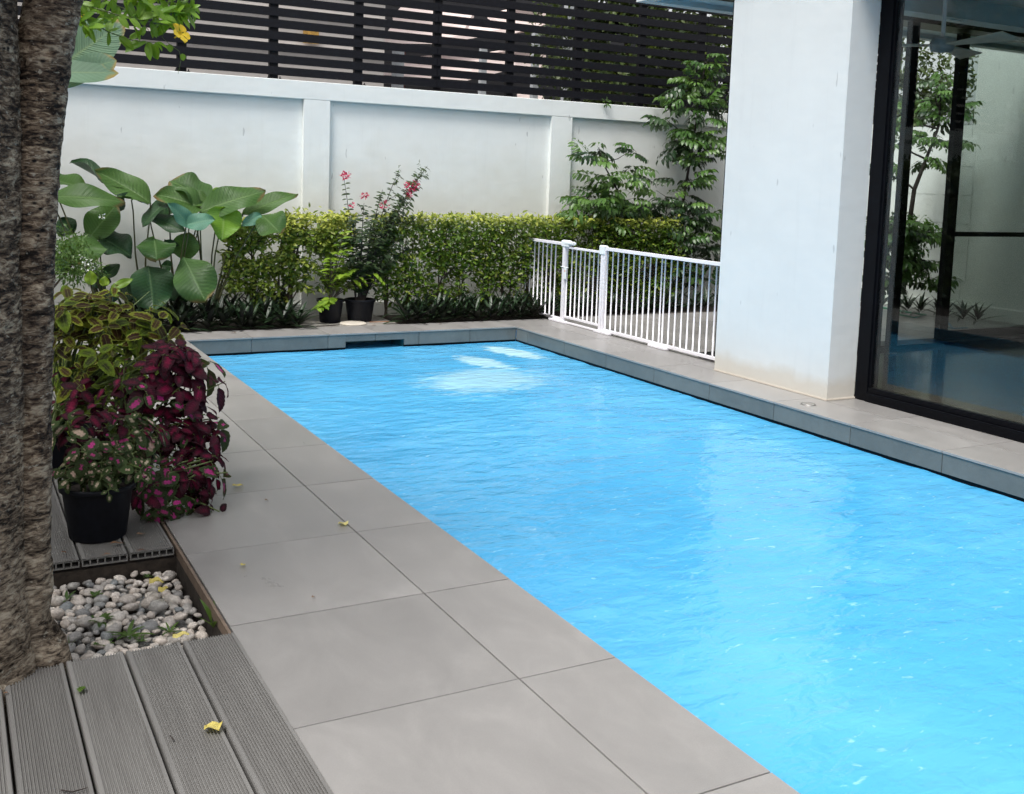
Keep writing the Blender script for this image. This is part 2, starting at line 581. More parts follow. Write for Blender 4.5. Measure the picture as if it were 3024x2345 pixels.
def mat_pebble(name, stops):
    t = NT(name)
    base = t.ramp(t.rnd(), stops)
    sp = t.ramp(t.noise(90, 6, 0.7), [(0.42, 0.72), (0.62, 1.12)])
    base = t.mix(1.0, base, sp, 'MULTIPLY')
    t.lk(base, t.b.inputs['Base Color'])
    t.b.inputs['Roughness'].default_value = 0.55
    t.bump(t.noise(170, 3), 0.25, 0.002)
    return t.m


def mat_deck():
    t = NT('composite_deck')
    g = t.noise(26, 5, 0.6, None, (1, 0.06, 1))
    f = t.noise(3, 5)
    col = t.ramp(g, [(0.3, (0.135, 0.130, 0.125)), (0.7, (0.205, 0.20, 0.192))])
    col = t.mix(t.ramp(f, [(0.4, 0.0), (0.7, 0.4)]), col, (0.17, 0.165, 0.16))
    tone = t.ramp(t.rnd(), [(0, 0.9), (1, 1.08)])
    col = t.mix(1.0, col, tone, 'MULTIPLY')
    sp = t.ramp(t.noise(420, 2), [(0.72, 0.0), (0.76, 1.0)])
    col = t.mix(t.math('MULTIPLY', sp, 0.5), col, (0.5, 0.48, 0.44))
    t.lk(col, t.b.inputs['Base Color']); t.b.inputs['Roughness'].default_value = 0.6
    return t.m


M = {}
M['tile'] = mat_paving('paving_porcelain', (0.272, 0.262, 0.254), 0.88)
M['tile_wet'] = mat_paving('pool_edge_porcelain', (0.138, 0.143, 0.134), 0.8)
M['grout'] = simple('grout', (0.07, 0.065, 0.06), 0.9)
M['wall'] = mat_paint('boundary_paint', (0.77, 0.79, 0.775), (0.50, 0.47, 0.36), 1.3)
M['column'] = mat_paint('column_paint', (0.65, 0.665, 0.66), (0.52, 0.46, 0.37), 0.13)
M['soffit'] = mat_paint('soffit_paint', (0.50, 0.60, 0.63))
M['interior'] = mat_paint('interior_paint', (0.7, 0.72, 0.7))
M['black'] = simple('black_slat_paint', (0.006, 0.006, 0.009), 0.5, var=0.2, scale=30, spec=0.22)
M['frame'] = simple('black_aluminium', (0.003, 0.0034, 0.005), 0.35, 0.0, var=0.15, spec=0.10)
M['glass'] = mat_glass()
M['glass_tint'] = mat_glass('tinted_glass', (0.74, 0.78, 0.76, 1))
M['white_metal'] = simple('white_powder_coat', (0.80, 0.78, 0.83), 0.35, var=0.03)
M['white_plastic'] = simple('white_plastic', (0.78, 0.82, 0.84), 0.4, var=0.03)
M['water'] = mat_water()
M['lining'] = simple('pool_lining', (0.05, 0.42, 0.78), 0.5, var=0.1)
M['soil'] = simple('soil', (0.035, 0.026, 0.02), 0.95, var=0.5, scale=40, bump=1.0, bscale=50)
M['concrete'] = simple('rough_concrete', (0.24, 0.225, 0.205), 0.85, var=0.18, scale=14, bump=0.5, bscale=80)
M['pot'] = simple('black_pot_plastic', (0.004, 0.005, 0.009), 0.55, var=0.3, scale=30, bump=0.1, spec=0.25)
M['bark'] = mat_bark()
M['deck'] = mat_deck()
M['deck_end'] = simple('deck_cut_end', (0.21, 0.22, 0.2), 0.8, var=0.2)
M['edging'] = simple('brown_edging', (0.16, 0.115, 0.085), 0.75, var=0.25, scale=25, bump=0.3)
M['dark_wood'] = simple('dark_joist', (0.03, 0.02, 0.016), 0.8, var=0.3)
M['stem'] = simple('woody_stem', (0.10, 0.075, 0.055), 0.8, var=0.35, scale=40, bump=0.5)
M['stem_green'] = simple('green_stem', (0.10, 0.14, 0.04), 0.5, var=0.25)
M['petiole'] = simple('petiole', (0.075, 0.075, 0.03), 0.5, var=0.35, scale=8)
M['twig_dark'] = simple('dark_twig', (0.03, 0.022, 0.02), 0.8, var=0.3)
M['pebble'] = mat_pebble('river_pebble', [(0.0, (0.66, 0.58, 0.51)), (0.2, (0.50, 0.44, 0.39)), (0.35, (0.76, 0.69, 0.62)), (0.5, (0.36, 0.34, 0.32)),
                                         (0.62, (0.66, 0.58, 0.51)), (0.80, (0.17, 0.18, 0.19)), (0.88, (0.55, 0.50, 0.45)), (1.0, (0.20, 0.22, 0.23))])
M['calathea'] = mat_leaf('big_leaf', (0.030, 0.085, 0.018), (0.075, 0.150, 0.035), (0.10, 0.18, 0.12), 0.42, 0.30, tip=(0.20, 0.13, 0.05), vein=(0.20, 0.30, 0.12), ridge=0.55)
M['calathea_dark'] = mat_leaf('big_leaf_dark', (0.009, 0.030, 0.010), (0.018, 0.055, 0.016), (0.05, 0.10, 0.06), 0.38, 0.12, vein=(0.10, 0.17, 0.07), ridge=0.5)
M['calathea_lime'] = mat_leaf('big_leaf_lime', (0.11, 0.23, 0.02), (0.15, 0.28, 0.03), (0.14, 0.24, 0.05), 0.42, 0.35, vein=(0.25, 0.35, 0.12), ridge=0.4)
M['calathea_blue'] = mat_leaf('big_leaf_underside', (0.060, 0.16, 0.105), (0.075, 0.19, 0.13), (0.08, 0.2, 0.14), 0.5, 0.15, vein=(0.15, 0.28, 0.16), ridge=0.3)
M['rhoeo'] = mat_leaf('spiderwort_leaf', (0.010, 0.026, 0.011), (0.024, 0.050, 0.020), (0.028, 0.022, 0.026), 0.40, 0.06)
M['hedge'] = mat_leaf('hedge_leaf', (0.022, 0.062, 0.006), (0.125, 0.215, 0.018), (0.10, 0.16, 0.04), 0.40, 0.30, young=(0.50, 0.52, 0.10))
M['limeshrub'] = mat_leaf('lime_leaf', (0.10, 0.20, 0.015), (0.24, 0.36, 0.035), (0.15, 0.24, 0.06), 0.40, 0.32, young=(0.60, 0.62, 0.12), vein=(0.3, 0.36, 0.12))
M['myrtle'] = mat_leaf('crape_leaf', (0.022, 0.042, 0.018), (0.055, 0.090, 0.035), (0.06, 0.09, 0.05), 0.45, 0.2, young=(0.13, 0.19, 0.08))
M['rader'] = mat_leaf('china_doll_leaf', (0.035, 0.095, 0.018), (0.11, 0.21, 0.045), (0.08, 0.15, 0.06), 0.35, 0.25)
M['rader_dark'] = mat_leaf('china_doll_dark_leaf', (0.014, 0.040, 0.014), (0.035, 0.075, 0.022), (0.05, 0.08, 0.04), 0.35, 0.15)
M['treeleaf'] = mat_leaf('far_tree_leaf', (0.020, 0.045, 0.010), (0.075, 0.105, 0.022), (0.05, 0.08, 0.03), 0.5, 0.25, blot=(0.2, 0.16, 0.05))
M['allamanda'] = mat_leaf('allamanda_leaf', (0.075, 0.175, 0.012), (0.19, 0.33, 0.03), (0.20, 0.32, 0.10), 0.38, 0.40, vein=(0.28, 0.40, 0.10))
M['banana'] = mat_leaf('banana_leaf', (0.14, 0.23, 0.15), (0.16, 0.26, 0.17), (0.15, 0.25, 0.17), 0.5, 0.35, tip=(0.42, 0.28, 0.08), vein=(0.3, 0.4, 0.2), ridge=0.5)
M['weed'] = mat_leaf('weed_leaf', (0.035, 0.085, 0.012), (0.08, 0.15, 0.02), (0.1, 0.18, 0.04), 0.45, 0.3)
M['yellow_leaf'] = mat_leaf('fallen_yellow', (0.62, 0.50, 0.12), (0.78, 0.70, 0.28), (0.7, 0.6, 0.25), 0.55, 0.2, vein=(0.7, 0.62, 0.35), blot=(0.30, 0.16, 0.06))
M['brown_leaf'] = mat_leaf('fallen_brown', (0.11, 0.05, 0.03), (0.26, 0.14, 0.07), (0.2, 0.1, 0.06), 0.7, 0.05)
M['pink'] = mat_leaf('crape_petal', (0.50, 0.006, 0.065), (0.68, 0.025, 0.13), (0.6, 0.04, 0.15), 0.5, 0.3)
M['yellow'] = mat_leaf('trumpet_petal', (0.85, 0.55, 0.03), (0.90, 0.66, 0.06), (0.85, 0.55, 0.05), 0.45, 0.35)
M['white_flower'] = mat_leaf('white_petal', (0.75, 0.78, 0.72), (0.8, 0.8, 0.75), (0.75, 0.75, 0.7), 0.5, 0.2)
M['col_lime'] = mat_coleus('coleus_lime_maroon', (0.026, 0.006, 0.006), (0.060, 0.022, 0.008), (0.17, 0.19, 0.012), (0.33, 0.40, 0.08), 0.60, 0.10, 0.3, under=(0.14, 0.17, 0.03))
M['col_green'] = mat_coleus('coleus_lime', (0.05, 0.08, 0.010), (0.022, 0.022, 0.008), (0.13, 0.20, 0.012), (0.24, 0.33, 0.04), 0.5, 0.2, 0.35, under=(0.12, 0.16, 0.03))
M['col_mag'] = mat_coleus('coleus_crimson', (0.20, 0.0015, 0.040), (0.055, 0.001, 0.014), (0.026, 0.0010, 0.007), (0.050, 0.002, 0.014), 0.40, 0.30, 0.15, under=(0.055, 0.003, 0.02))
M['col_pink'] = mat_coleus('coleus_pink_green', (0.55, 0.035, 0.27), (0.42, 0.03, 0.18), (0.030, 0.052, 0.016), (0.06, 0.085, 0.028), 0.34, 0.07, under=(0.07, 0.05, 0.05))
M['col_cream'] = mat_coleus('coleus_cream_green', (0.60, 0.50, 0.36), (0.55, 0.36, 0.30), (0.038, 0.065, 0.018), (0.075, 0.11, 0.04), 0.30, 0.10, under=(0.09, 0.10, 0.06))
M['nwall'] = simple('neighbour_wall', (0.47, 0.44, 0.42), 0.7, var=0.05)
M['npink'] = simple('neighbour_roof_panel', (0.80, 0.66, 0.62), 0.6, var=0.04)
M['ngrey'] = simple('grey_post', (0.36, 0.38, 0.40), 0.6, var=0.05)
M['ndark'] = simple('carport_dark', (0.02, 0.02, 0.024), 0.8, var=0.2)
M['orange'] = simple('orange_sticker', (0.75, 0.22, 0.04), 0.6, var=0.02)
M['plaque'] = simple('golden_plaque', (0.42, 0.24, 0.05), 0.5, var=0.4, scale=60)
M['cream'] = simple('cream_plastic', (0.55, 0.50, 0.43), 0.6, var=0.1)
M['hose'] = simple('green_hose', (0.02, 0.22, 0.12), 0.4)
M['blue'] = simple('blue_plastic', (0.06, 0.22, 0.36), 0.4)
M['floor_in'] = simple('dark_polished_floor', (0.055, 0.040, 0.028), 0.12, var=0.3, scale=6)
M['chrome'] = simple('brushed_steel', (0.45, 0.43, 0.41), 0.35, 0.8, var=0.1)

PW, PD = 2.763, 4.424          # pool width, far edge
PN = -5.2                      # near end of the pool, out of sight
WZ = -0.13                     # water level

# ------------------------------------------------------------------ ground with openings for pool and pebble pit
holes = [(0.0 - .03, PW + .03, PN - .03, PD + .06), (-2.4, -0.886, -0.655, 0.085)]
xs = sorted({-60, 60, *[h[0] for h in holes], *[h[1] for h in holes]})
ys = sorted({-60, 60, *[h[2] for h in holes], *[h[3] for h in holes]})
g = MB()
for i in range(len(xs) - 1):
    for j in range(len(ys) - 1):
        cx, cyy = (xs[i] + xs[i + 1]) / 2, (ys[j] + ys[j + 1]) / 2
        if any(h[0] < cx < h[1] and h[2] < cyy < h[3] for h in holes): continue
        g.add([(xs[i], ys[j], -.035), (xs[i + 1], ys[j], -.035), (xs[i + 1], ys[j + 1], -.035), (xs[i], ys[j + 1], -.035)], [(0, 1, 2, 3)])
g.build('ground', M['soil'], kind='structure')

# ------------------------------------------------------------------ terrace round the pool
terr = empty('terrace', kind='structure')
bd = MB()
for (a, b, c, d) in ((-.872, -.0, PN, PD), (-.872, 3.32, PD, 4.80), (PW, 3.32, PN, PD)):
    bd.box((a + .004, c + .002, -.03), (b - .004, d - .002, -.0085))
bd.build('joint_bed', M['grout'], terr)
G = 0.0022


def paver(x0, x1, y0, y1):
    MB().box((x0 + G, y0 + G, -.012), (x1 - G, y1 - G, random.uniform(-.0004, .0004)), .0007).build('paving_tile', M['tile'], terr)


k = -9
while k * .6 < PD:
    y0, y1 = k * .6, min((k + 1) * .6, PD)
    if y1 - y0 > .1:
        paver(-.2877, 0.008, y0, y1); paver(-.874, -.2877, y0, y1)
    k += 1
fx = [-.874, -.2877, .49, 1.095, 1.50, 1.90, 2.32, PW - .0, 3.32]
for i in range(len(fx) - 1):
    paver(fx[i], fx[i + 1], PD - .008, 4.66 if i < 2 else 4.80)
for i in range(2): paver(fx[i], fx[i + 1], 4.66, 4.80)
ry = [PD - .008] + [PD - .2017 - .6 * i for i in range(17)]
for i in range(len(ry) - 1):
    paver(PW - .008, 3.078, ry[i + 1], ry[i]); paver(3.078, 3.318, ry[i + 1], ry[i])

# ------------------------------------------------------------------ pool
pool = empty('pool', (0, 0, 0), kind='structure')
b = MB()
e = .02
x0, x1, y0, y1, zb = -e, PW + e, PN - e, PD + e, -1.4
b.add([(x0, y0, zb), (x1, y0, zb), (x1, y1, zb), (x0, y1, zb)], [(0, 1, 2, 3)])
SK = (1.23, 1.73)
b.add([(x0, y0, zb), (x1, y0, zb), (x1, y0, -.02), (x0, y0, -.02)], [(0, 3, 2, 1)])
b.add([(x1, y0, zb), (x1, y1, zb), (x1, y1, -.02), (x1, y0, -.02)], [(0, 3, 2, 1)])
b.add([(x0, y0, zb), (x0, y1, zb), (x0, y1, -.02), (x0, y0, -.02)], [(0, 1, 2, 3)])
b.add([(x0, y1, zb), (SK[0], y1, zb), (SK[0], y1, -.02), (x0, y1, -.02)], [(0, 1, 2, 3)])
b.add([(SK[1], y1, zb), (x1, y1, zb), (x1, y1, -.02), (SK[1], y1, -.02)], [(0, 1, 2, 3)])
b.add([(SK[0], y1, zb), (SK[1], y1, zb), (SK[1], y1, -.22), (SK[0], y1, -.22)], [(0, 1, 2, 3)])
b.build('pool_basin', M['lining'], pool)
b = MB()  # black strip, the shade of the gap above the water put into its colour
b.box((PW + .006, PN, -.20), (PW + .0195, PD + .01, -.101))
b.box((-.0, PD + .006, -.20), (SK[0], PD + .0195, -.101))
b.box((SK[1], PD + .006, -.20), (PW, PD + .0195, -.101))
b.build('water_line_shade_strip', M['frame'], pool)
for i in range(len(ry) - 1):
    MB().box((PW, ry[i + 1] + G, -.112), (PW + .012, ry[i] - G * (i > 0), -.014), .001).build('edge_tile', M['tile_wet'], pool)
for a, c in zip([0, .484, 1.086], [.484, 1.086, SK[0]]):
    MB().box((a + G, PD, -.112), (c - G * (c != SK[0]), PD + .012, -.014), .001).build('edge_tile', M['tile_wet'], pool)
for a, c in ((SK[0], 1.48), (1.48, SK[1])):
    MB().box((a + G * (a != SK[0]), PD, -.066), (c - G * (c == 1.48), PD + .012, -.014), .001).build('edge_tile', M['tile_wet'], pool)
for a, c in zip([SK[1], 1.859, 2.323], [1.859, 2.323, PW]):
    MB().box((a + G * (a != SK[1]), PD, -.112), (c - G, PD + .012, -.014), .001).build('edge_tile', M['tile_wet'], pool)
ya = PN
while ya < PD:
    MB().box((-.012, ya + G, -.112), (0, min(ya + .6, PD) - G, -.014), .001).build('edge_tile', M['tile_wet'], pool)
    ya += .6
s_ = MB()  # skimmer throat
a, c, yy = SK[0], SK[1], PD + .012
s_.add([(a, yy, -.25), (c, yy, -.25), (c, yy + .3, -.25), (a, yy + .3, -.25), (a, yy, -.066), (c, yy, -.066), (c, yy + .3, -.066), (a, yy + .3, -.066)],
       [(0, 1, 2, 3), (4, 7, 6, 5), (0, 3, 7, 4), (1, 5, 6, 2), (3, 2, 6, 7)])
s_.build('skimmer_throat', simple('skimmer_plastic', (0.05, 0.2, 0.22), 0.4), pool)

nx, ny = 110, 384
gx = np.linspace(0.0, PW + .006, nx); gy = np.linspace(PN, PD + .006, ny)
V = []
for y in gy:
    for x in gx:
        p = Vector((x * 2.2, y * 4.5, 0))
        z = WZ + .0045 * noise.noise(p) + .0022 * noise.noise(Vector((x * 7 + 4, y * 13, 3))) + .0010 * noise.noise(Vector((x * 18, y * 32, 8)))
        V.append((x, y, z))
Q = [(j * nx + i, j * nx + i + 1, (j + 1) * nx + i + 1, (j + 1) * nx + i) for j in range(ny - 1) for i in range(nx - 1)]
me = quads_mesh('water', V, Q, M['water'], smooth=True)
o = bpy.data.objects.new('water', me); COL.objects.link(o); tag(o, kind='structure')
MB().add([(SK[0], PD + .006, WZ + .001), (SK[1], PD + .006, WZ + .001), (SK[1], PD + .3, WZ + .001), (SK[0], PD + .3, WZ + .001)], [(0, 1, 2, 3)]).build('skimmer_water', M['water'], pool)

# ------------------------------------------------------------------ patio beyond the gate
pat = empty('patio', kind='structure')
MB().box((3.33, 2.45, -.03), (7.88, 4.98, -.010)).build('joint_bed', M['grout'], pat)
px_ = 3.33
while px_ < 7.6:
    py_ = 2.46
    while py_ < 4.85:
        MB().box((px_ + .002, py_ + .002, -.02), (min(px_ + .3, 7.9) - .002, min(py_ + .3, 4.97) - .002, -.003 + random.uniform(-.0006, .0006)), .001).build('patio_tile', M['tile'], pat)
        py_ += .3
    px_ += .3
# concrete strip behind far coping (between the two planting beds)
MB().box((1.02, 4.804, -.03), (1.86, 5.54, -.006)).build('concrete_strip', M['concrete'], kind='structure')

# ------------------------------------------------------------------ decks
GW = .137


def board_mesh(name, width, length, hollow=False):
    """board along +Y from y=0 to length, x 0..width, top at z=0; grooved top"""
    prof = [(0, -.004), (.002, 0), (.010, 0)]
    n = 17
    p = (width - .020) / n
    for i in range(n):
        xx = .010 + i * p
        prof += [(xx + p * .28, 0), (xx + p * .36, -.0040), (xx + p * .88, -.0040), (xx + p * .96, 0)]
    prof += [(width - .010, 0), (width - .002, 0), (width, -.004)]
    mb = MB()
    nn = len(prof)
    vs = [(x, 0, z) for x, z in prof] + [(x, length, z) for x, z in prof]
    mb.add(vs, [(i, i + 1, nn + i + 1, nn + i) for i in range(nn - 1)])
    th = .026
    # walls: two webs and bottom plate, hollow chambers inside
    mb.box((0, 0, -th), (width, length, -th + .004))
    nc = 6 if hollow else 1
    for i in range(nc + 1):
        xx = (width - .004) * i / nc
        mb.box((xx, 0, -th + .004), (xx + .004, length, -.0042))
    mb.box((.002, 0, -.0062), (width - .002, length, -.0042))
    # thin end face strips close the grooved skin
    mb.add([(0, 0, -.0062), (width, 0, -.0062), (width, 0, -.0028), (0, 0, -.0028)], [(0, 1, 2, 3)])
    return mb.mesh(name, M['deck'])


deck = empty('timber_deck', (-1.5, -2, 0), kind='structure')
bm_ = board_mesh('deck_board', GW, 3.6)
bx = [-.875 - .0015 - GW + .004]
for i in range(17): bx.append(bx[-1] - .1435)
for x in bx:
    inst('deck_board', bm_, deck, (x, -.652 - 3.6, .004))
for y in (-.72, -1.3, -1.9, -2.5, -3.1, -3.7):
    MB().box((-3.35, y, -.06), (-.885, y + .05, -.0225)).build('joist', M['dark_wood'], deck)
deck2 = empty('back_deck', (-1.3, 1, 0), kind='structure')
bm2 = board_mesh('deck_board', .139, 3.2, True)
for x in [-.894 - .139 - .0 - i * .1462 for i in range(14)]:
    inst('deck_board', bm2, deck2, (x, .082, .002))
for y in (.10, .7, 1.3, 1.9, 2.5, 3.1):
    MB().box((-2.95, y, -.10), (-.895, y + .04, -.0245)).build('joist', M['dark_wood'], deck2)
MB().box((-.8855, -.655, -.13), (-.877, .9, -.0015)).build('edging_board', M['edging'], label='thin brown edging board between the pebble pit and the paving', cat='edging')

# ------------------------------------------------------------------ pebble pit
pit = MB()
pit.add([(-2.4, -.655, -.14), (-.886, -.655, -.14), (-.886, .085, -.14), (-2.4, .085, -.14), (-2.4, -.655, -.034), (-.886, -.655, -.034), (-.886, .085, -.034), (-2.4, .085, -.034)],
        [(0, 1, 2, 3), (0, 4, 5, 1), (1, 5, 6, 2), (2, 6, 7, 3), (3, 7, 4, 0)])
pit = pit.build('pebble_bed', M['soil'], kind='structure')
peb_mesh = []
for i in range(8):
    rd = random.Random(i)
    bpy_me = MB()
    n, mrows = 12, 7
    vs = []
    a, c = rd.uniform(.75, 1.0), rd.uniform(.5, .75)
    for r_ in range(mrows + 1):
        ph = math.pi * r_ / mrows
        for k in range(n):
            t = 2 * math.pi * k / n
            d = Vector((math.sin(ph) * math.cos(t), math.sin(ph) * math.sin(t), math.cos(ph)))
            f = 1 + .30 * noise.noise(d * 1.1 + Vector((i * 7, 0, 0))) + .06 * noise.noise(d * 3 + Vector((i * 7, 5, 0)))
            sgn = lambda q: math.copysign(abs(q) ** .85, q)
            vs.append((sgn(d.x) * f, sgn(d.y) * f * a, sgn(d.z) * f * c))
    fs = [(r_ * n + k, (r_ + 1) * n + k, (r_ + 1) * n + (k + 1) % n, r_ * n + (k + 1) % n) for r_ in range(mrows) for k in range(n)]
    bpy_me.add(vs, fs)
    peb_mesh.append(bpy_me.mesh('pebble', M['pebble'], True))
placed = []
TREE_C = [(-1.50, -.60, .16), (-1.385, -.56, .09)]
tries = 0
while len(placed) < 300 and tries < 40000:
    tries += 1
    x = random.uniform(-1.36, -.90); y = random.uniform(-.645, .07)
    r_ = random.choice([.011, .013, .015, .017, .019, .022, .026]) if tries < 6000 else random.uniform(.008, .013)
    if any((x - a) ** 2 + (y - b_) ** 2 < c * c for a, b_, c in TREE_C): continue
    if x + r_ > -.889 or y - r_ * .8 < -.652: continue
    if any((x - q[0]) ** 2 + (y - q[1]) ** 2 < ((r_ + q[2]) * .80) ** 2 for q in placed): continue
    placed.append((x, y, r_))
for i, (x, y, r_) in enumerate(placed):
    o = inst('pebble', random.choice(peb_mesh), pit, (x, y, -.082 + r_ * .35 + random.uniform(-.006, .010) + .010 * noise.noise(Vector((x * 6, y * 6, 0)))), None, None, r_)
    o.scale = (r_ * random.uniform(.95, 1.25), r_ * random.uniform(.85, 1.1), r_ * random.uniform(.8, 1.1))
    o.rotation_euler = (random.uniform(-.35, .35), random.uniform(-.35, .35), random.uniform(0, 6.28))
# under-layer of small stones
under = MB()
src = peb_mesh[0]
cv = [tuple(v.co) for v in src.vertices]; cf = [tuple(p.vertices) for p in src.polygons]
for i in range(900):
    x = random.uniform(-1.9, -.896); y = random.uniform(-.645, .075); r_ = random.uniform(.008, .016)
    an = random.uniform(0, 6.28); ca, sa = math.cos(an), math.sin(an)
    vs = [(x + r_ * (a * ca - b_ * sa), y + r_ * (a * sa + b_ * ca), -.104 + random.uniform(-.001, .001) + c * r_) for a, b_, c in cv]
    under.add(vs, cf)
under.build('small_pebbles', M['pebble'], pit, True, kind='stuff')

# ------------------------------------------------------------------ boundary walls
WY = 5.55
TOPZ = 2.037


def wall_run(name, x0, x1, y, top, pil, label, ybk=.18):
    r_ = empty(name, (x0, y, 0), label=label, cat='wall')
    MB().box((x0, y + .045, -.03), (x1, y + ybk, top - .008)).build('panel', M['wall'], r_)
    MB().box((x0, y, top - .155), (x1, y + .043, top), .004).build('coping_band', M['wall'], r_)
    MB().box((x0, y + .0435, top - .007), (x1, y + ybk, top), .003).build('wall_cap', M['wall'], r_)
    for p in pil:
        MB().box((p, y + .001, -.03), (p + .235, y + .0445, top - .1555), .004).build('pilaster', M['wall'], r_)
    MB().box((x0, y + .012, -.03), (x1, y + .0435, .10), .003).build('plinth', M['wall'], r_)
    return r_


wall_run('boundary_wall', -3.9, 8.4, WY, TOPZ, [1.215 - 2.49, 1.215, 3.70, 6.19], 'long white plastered boundary wall with recessed panels behind the hedge and big leaves')
r_ = empty('boundary_wall', (8.1, 3, 0), label='plain white garden wall seen through the glass room at right', cat='wall')
MB().box((7.9, 4.06, -.03), (8.08, 5.54, 1.98)).build('panel', M['wall'], r_)
MB().box((7.902, -4.2, -.03), (8.3, 4.055, 3.4)).build('tall_panel', M['wall'], r_)
MB().box((7.86, 2.6, -.03), (7.899, 5.54, .12), .004).build('plinth', M['wall'], r_)
for i, z in enumerate((.35, .65, .95, 1.25, 1.55)):
    MB().box((7.893, 4.0, z), (7.8995, 5.5, z + .292), .002).build('block_panel', M['wall'], r_)
r_ = empty('boundary_wall', (-3.9, 0, 0), label='white side wall of the garden at far left, mirrored in the window glass', cat='wall')
MB().box((-4.08, -7, -.03), (-3.9, 5.54, 2.05)).build('panel', M['wall'], r_)

# ------------------------------------------------------------------ slatted fence on the wall
fence = empty('slatted_fence', (0, WY + .1, TOPZ), label='black horizontal slat fence standing on top of the white wall', cat='fence')
FY = WY + .06
sx_breaks = [-3.8, -.62, 2.49, 5.6, 8.35]
for i in range(11):
    z0 = 2.076 + i * .0985
    for j in range(4):
        a, b_ = sx_breaks[j] + .002, sx_breaks[j + 1] - .002
        dz = random.uniform(-.0015, .0015)
        MB().box((a, FY, z0 + dz), (b_, FY + .022, z0 + .070 + dz), .0015).build('slat', M['black'], fence)
pxs = [.205 + .765 * i for i in range(-5, 11)]
for x in pxs:
    MB().box((x - .037, FY + .0235, TOPZ), (x + .037, FY + .07, 3.25), .002).build('post', M['black'], fence)
    MB().box((x - .062, FY - .012, TOPZ + .0005), (x + .062, FY + .10, TOPZ + .007)).build('base_plate', M['black'], fence)
    for sx in (-.05, .05):
        MB().lathe([(.0, .022), (.004, .022), (.005, .010), (.009, .009), (.009, 0)], (x + sx, FY + .005, TOPZ + .007), 8).build('anchor_bolt', M['black'], fence)

# ------------------------------------------------------------------ house corner: column, eave, glass room
house = empty('house', (3.3, 1.1, 0), label='white house corner with column, eave and black framed glass room beside the pool', cat='house')
MB().box((3.085, 1.125, -.003), (3.31, 2.172, 2.66), .003).build('column', M['column'], house)
crk = MB()
for (a, b_) in (((3.081, 1.118, 0), (3.316, 1.124, .012)),):
    crk.box(a, b_, .002)
crk.box((3.0805, 1.118, 0), (3.0848, 2.175, .010), .001)
crk.build('mortar_fillet', M['cream'], house)
GXF = 3.32
MB().box((3.312, 1.03, .0), (3.40, 1.123, 2.62), .002).build('window_jamb', M['frame'], house)
MB().box((3.322, 1.012, .092), (3.352, 1.0295, 2.60), .001).build('window_bead', M['frame'], house)
MB().box((3.302, -4.0, .0), (3.40, 1.029, .055), .002).build('window_sill', M['frame'], house)
MB().box((3.318, -4.0, .0555), (3.352, 1.029, .088), .002).build('window_bottom_rail', M['frame'], house)
MB().box((3.312, -4.0, 2.50), (3.40, 1.029, 2.62), .002).build('window_head', M['frame'], house)
MB().box((3.312, -1.56, .0885), (3.352, -1.50, 2.4995), .002).build('mullion', M['frame'], house)
MB().box((3.333, -1.499, .0885), (3.339, 1.0115, 2.4995)).build('glass_pane', M['glass'], house)
MB().box((3.333, -3.99, .0885), (3.339, -1.561, 2.4995)).build('glass_pane', M['glass'], house)
# room
MB().box((3.401, -4.0, -.03), (7.88, 2.44, .004)).build('room_floor', M['floor_in'], house)
MB().box((3.13, -4.2, 2.665), (7.95, 2.62, 2.80)).build('room_ceiling', M['interior'], house)
MB().box((7.70, -4.0, .005), (7.85, 2.30, 2.66)).build('inner_wall', M['interior'], house)
MB().box((3.13, -4.19, .0), (7.85, -4.01, 2.66)).build('inner_wall', M['interior'], house)
for y in (-2.6, -1.0, .6, 1.9):
    MB().box((3.45, y, 2.52), (7.69, y + .16, 2.6645)).build('ceiling_beam', M['soffit'], house)
# back glazing: fixed frame with a sliding leaf
BY = 2.50
MB().box((3.33, BY - .05, .0), (7.86, BY + .16, .035), .002).build('track', M['frame'], house)
MB().box((3.33, BY - .06, 2.575), (7.86, BY + .17, 2.6645)).build('track_head', M['frame'], house)
leafA = [(5.03, 5.10), (5.80, 5.90)]
MB().box((3.40, BY + .02, .036), (3.47, BY + .06, 2.57)).build('mullion', M['frame'], house)
MB().box((5.03, BY - .10, .036), (5.115, BY - .05, 2.57), .002).build('mullion', M['frame'], house)
MB().box((5.80, BY + .07, .036), (5.905, BY + .12, 2.57), .002).build('mullion', M['frame'], house)
MB().box((5.906, BY + .07, .036), (7.86, BY + .12, .11), .002).build('door_rail', M['frame'], house)
MB().box((5.906, BY + .075, .905), (7.86, BY + .115, .945), .002).build('door_rail', M['frame'], house)
MB().box((5.906, BY + .093, .111), (7.86, BY + .097, .904)).build('glass_pane', M['glass_tint'], house)
MB().box((5.906, BY + .093, .946), (7.86, BY + .097, 2.574)).build('glass_pane', M['glass_tint'], house)
# eave
ev = MB()
ev.box((3.03, -4.6, 2.801), (8.3, 3.23, 3.05))
ev.build('roof_slab', M['column'], house)
MB().box((3.03, -4.6, 2.60), (3.129, 3.23, 2.8005)).build('fascia', M['column'], house)
MB().box((3.1295, 3.13, 2.60), (8.3, 3.23, 2.8005)).build('fascia', M['column'], house)
MB().box((3.1295, 2.62, 2.64), (8.3, 3.1295, 2.66)).build('soffit', M['soffit'], house)
MB().box((3.135, 2.175, 2.6605), (3.4, 2.6195, 2.6645)).build('soffit', M['soffit'], house)
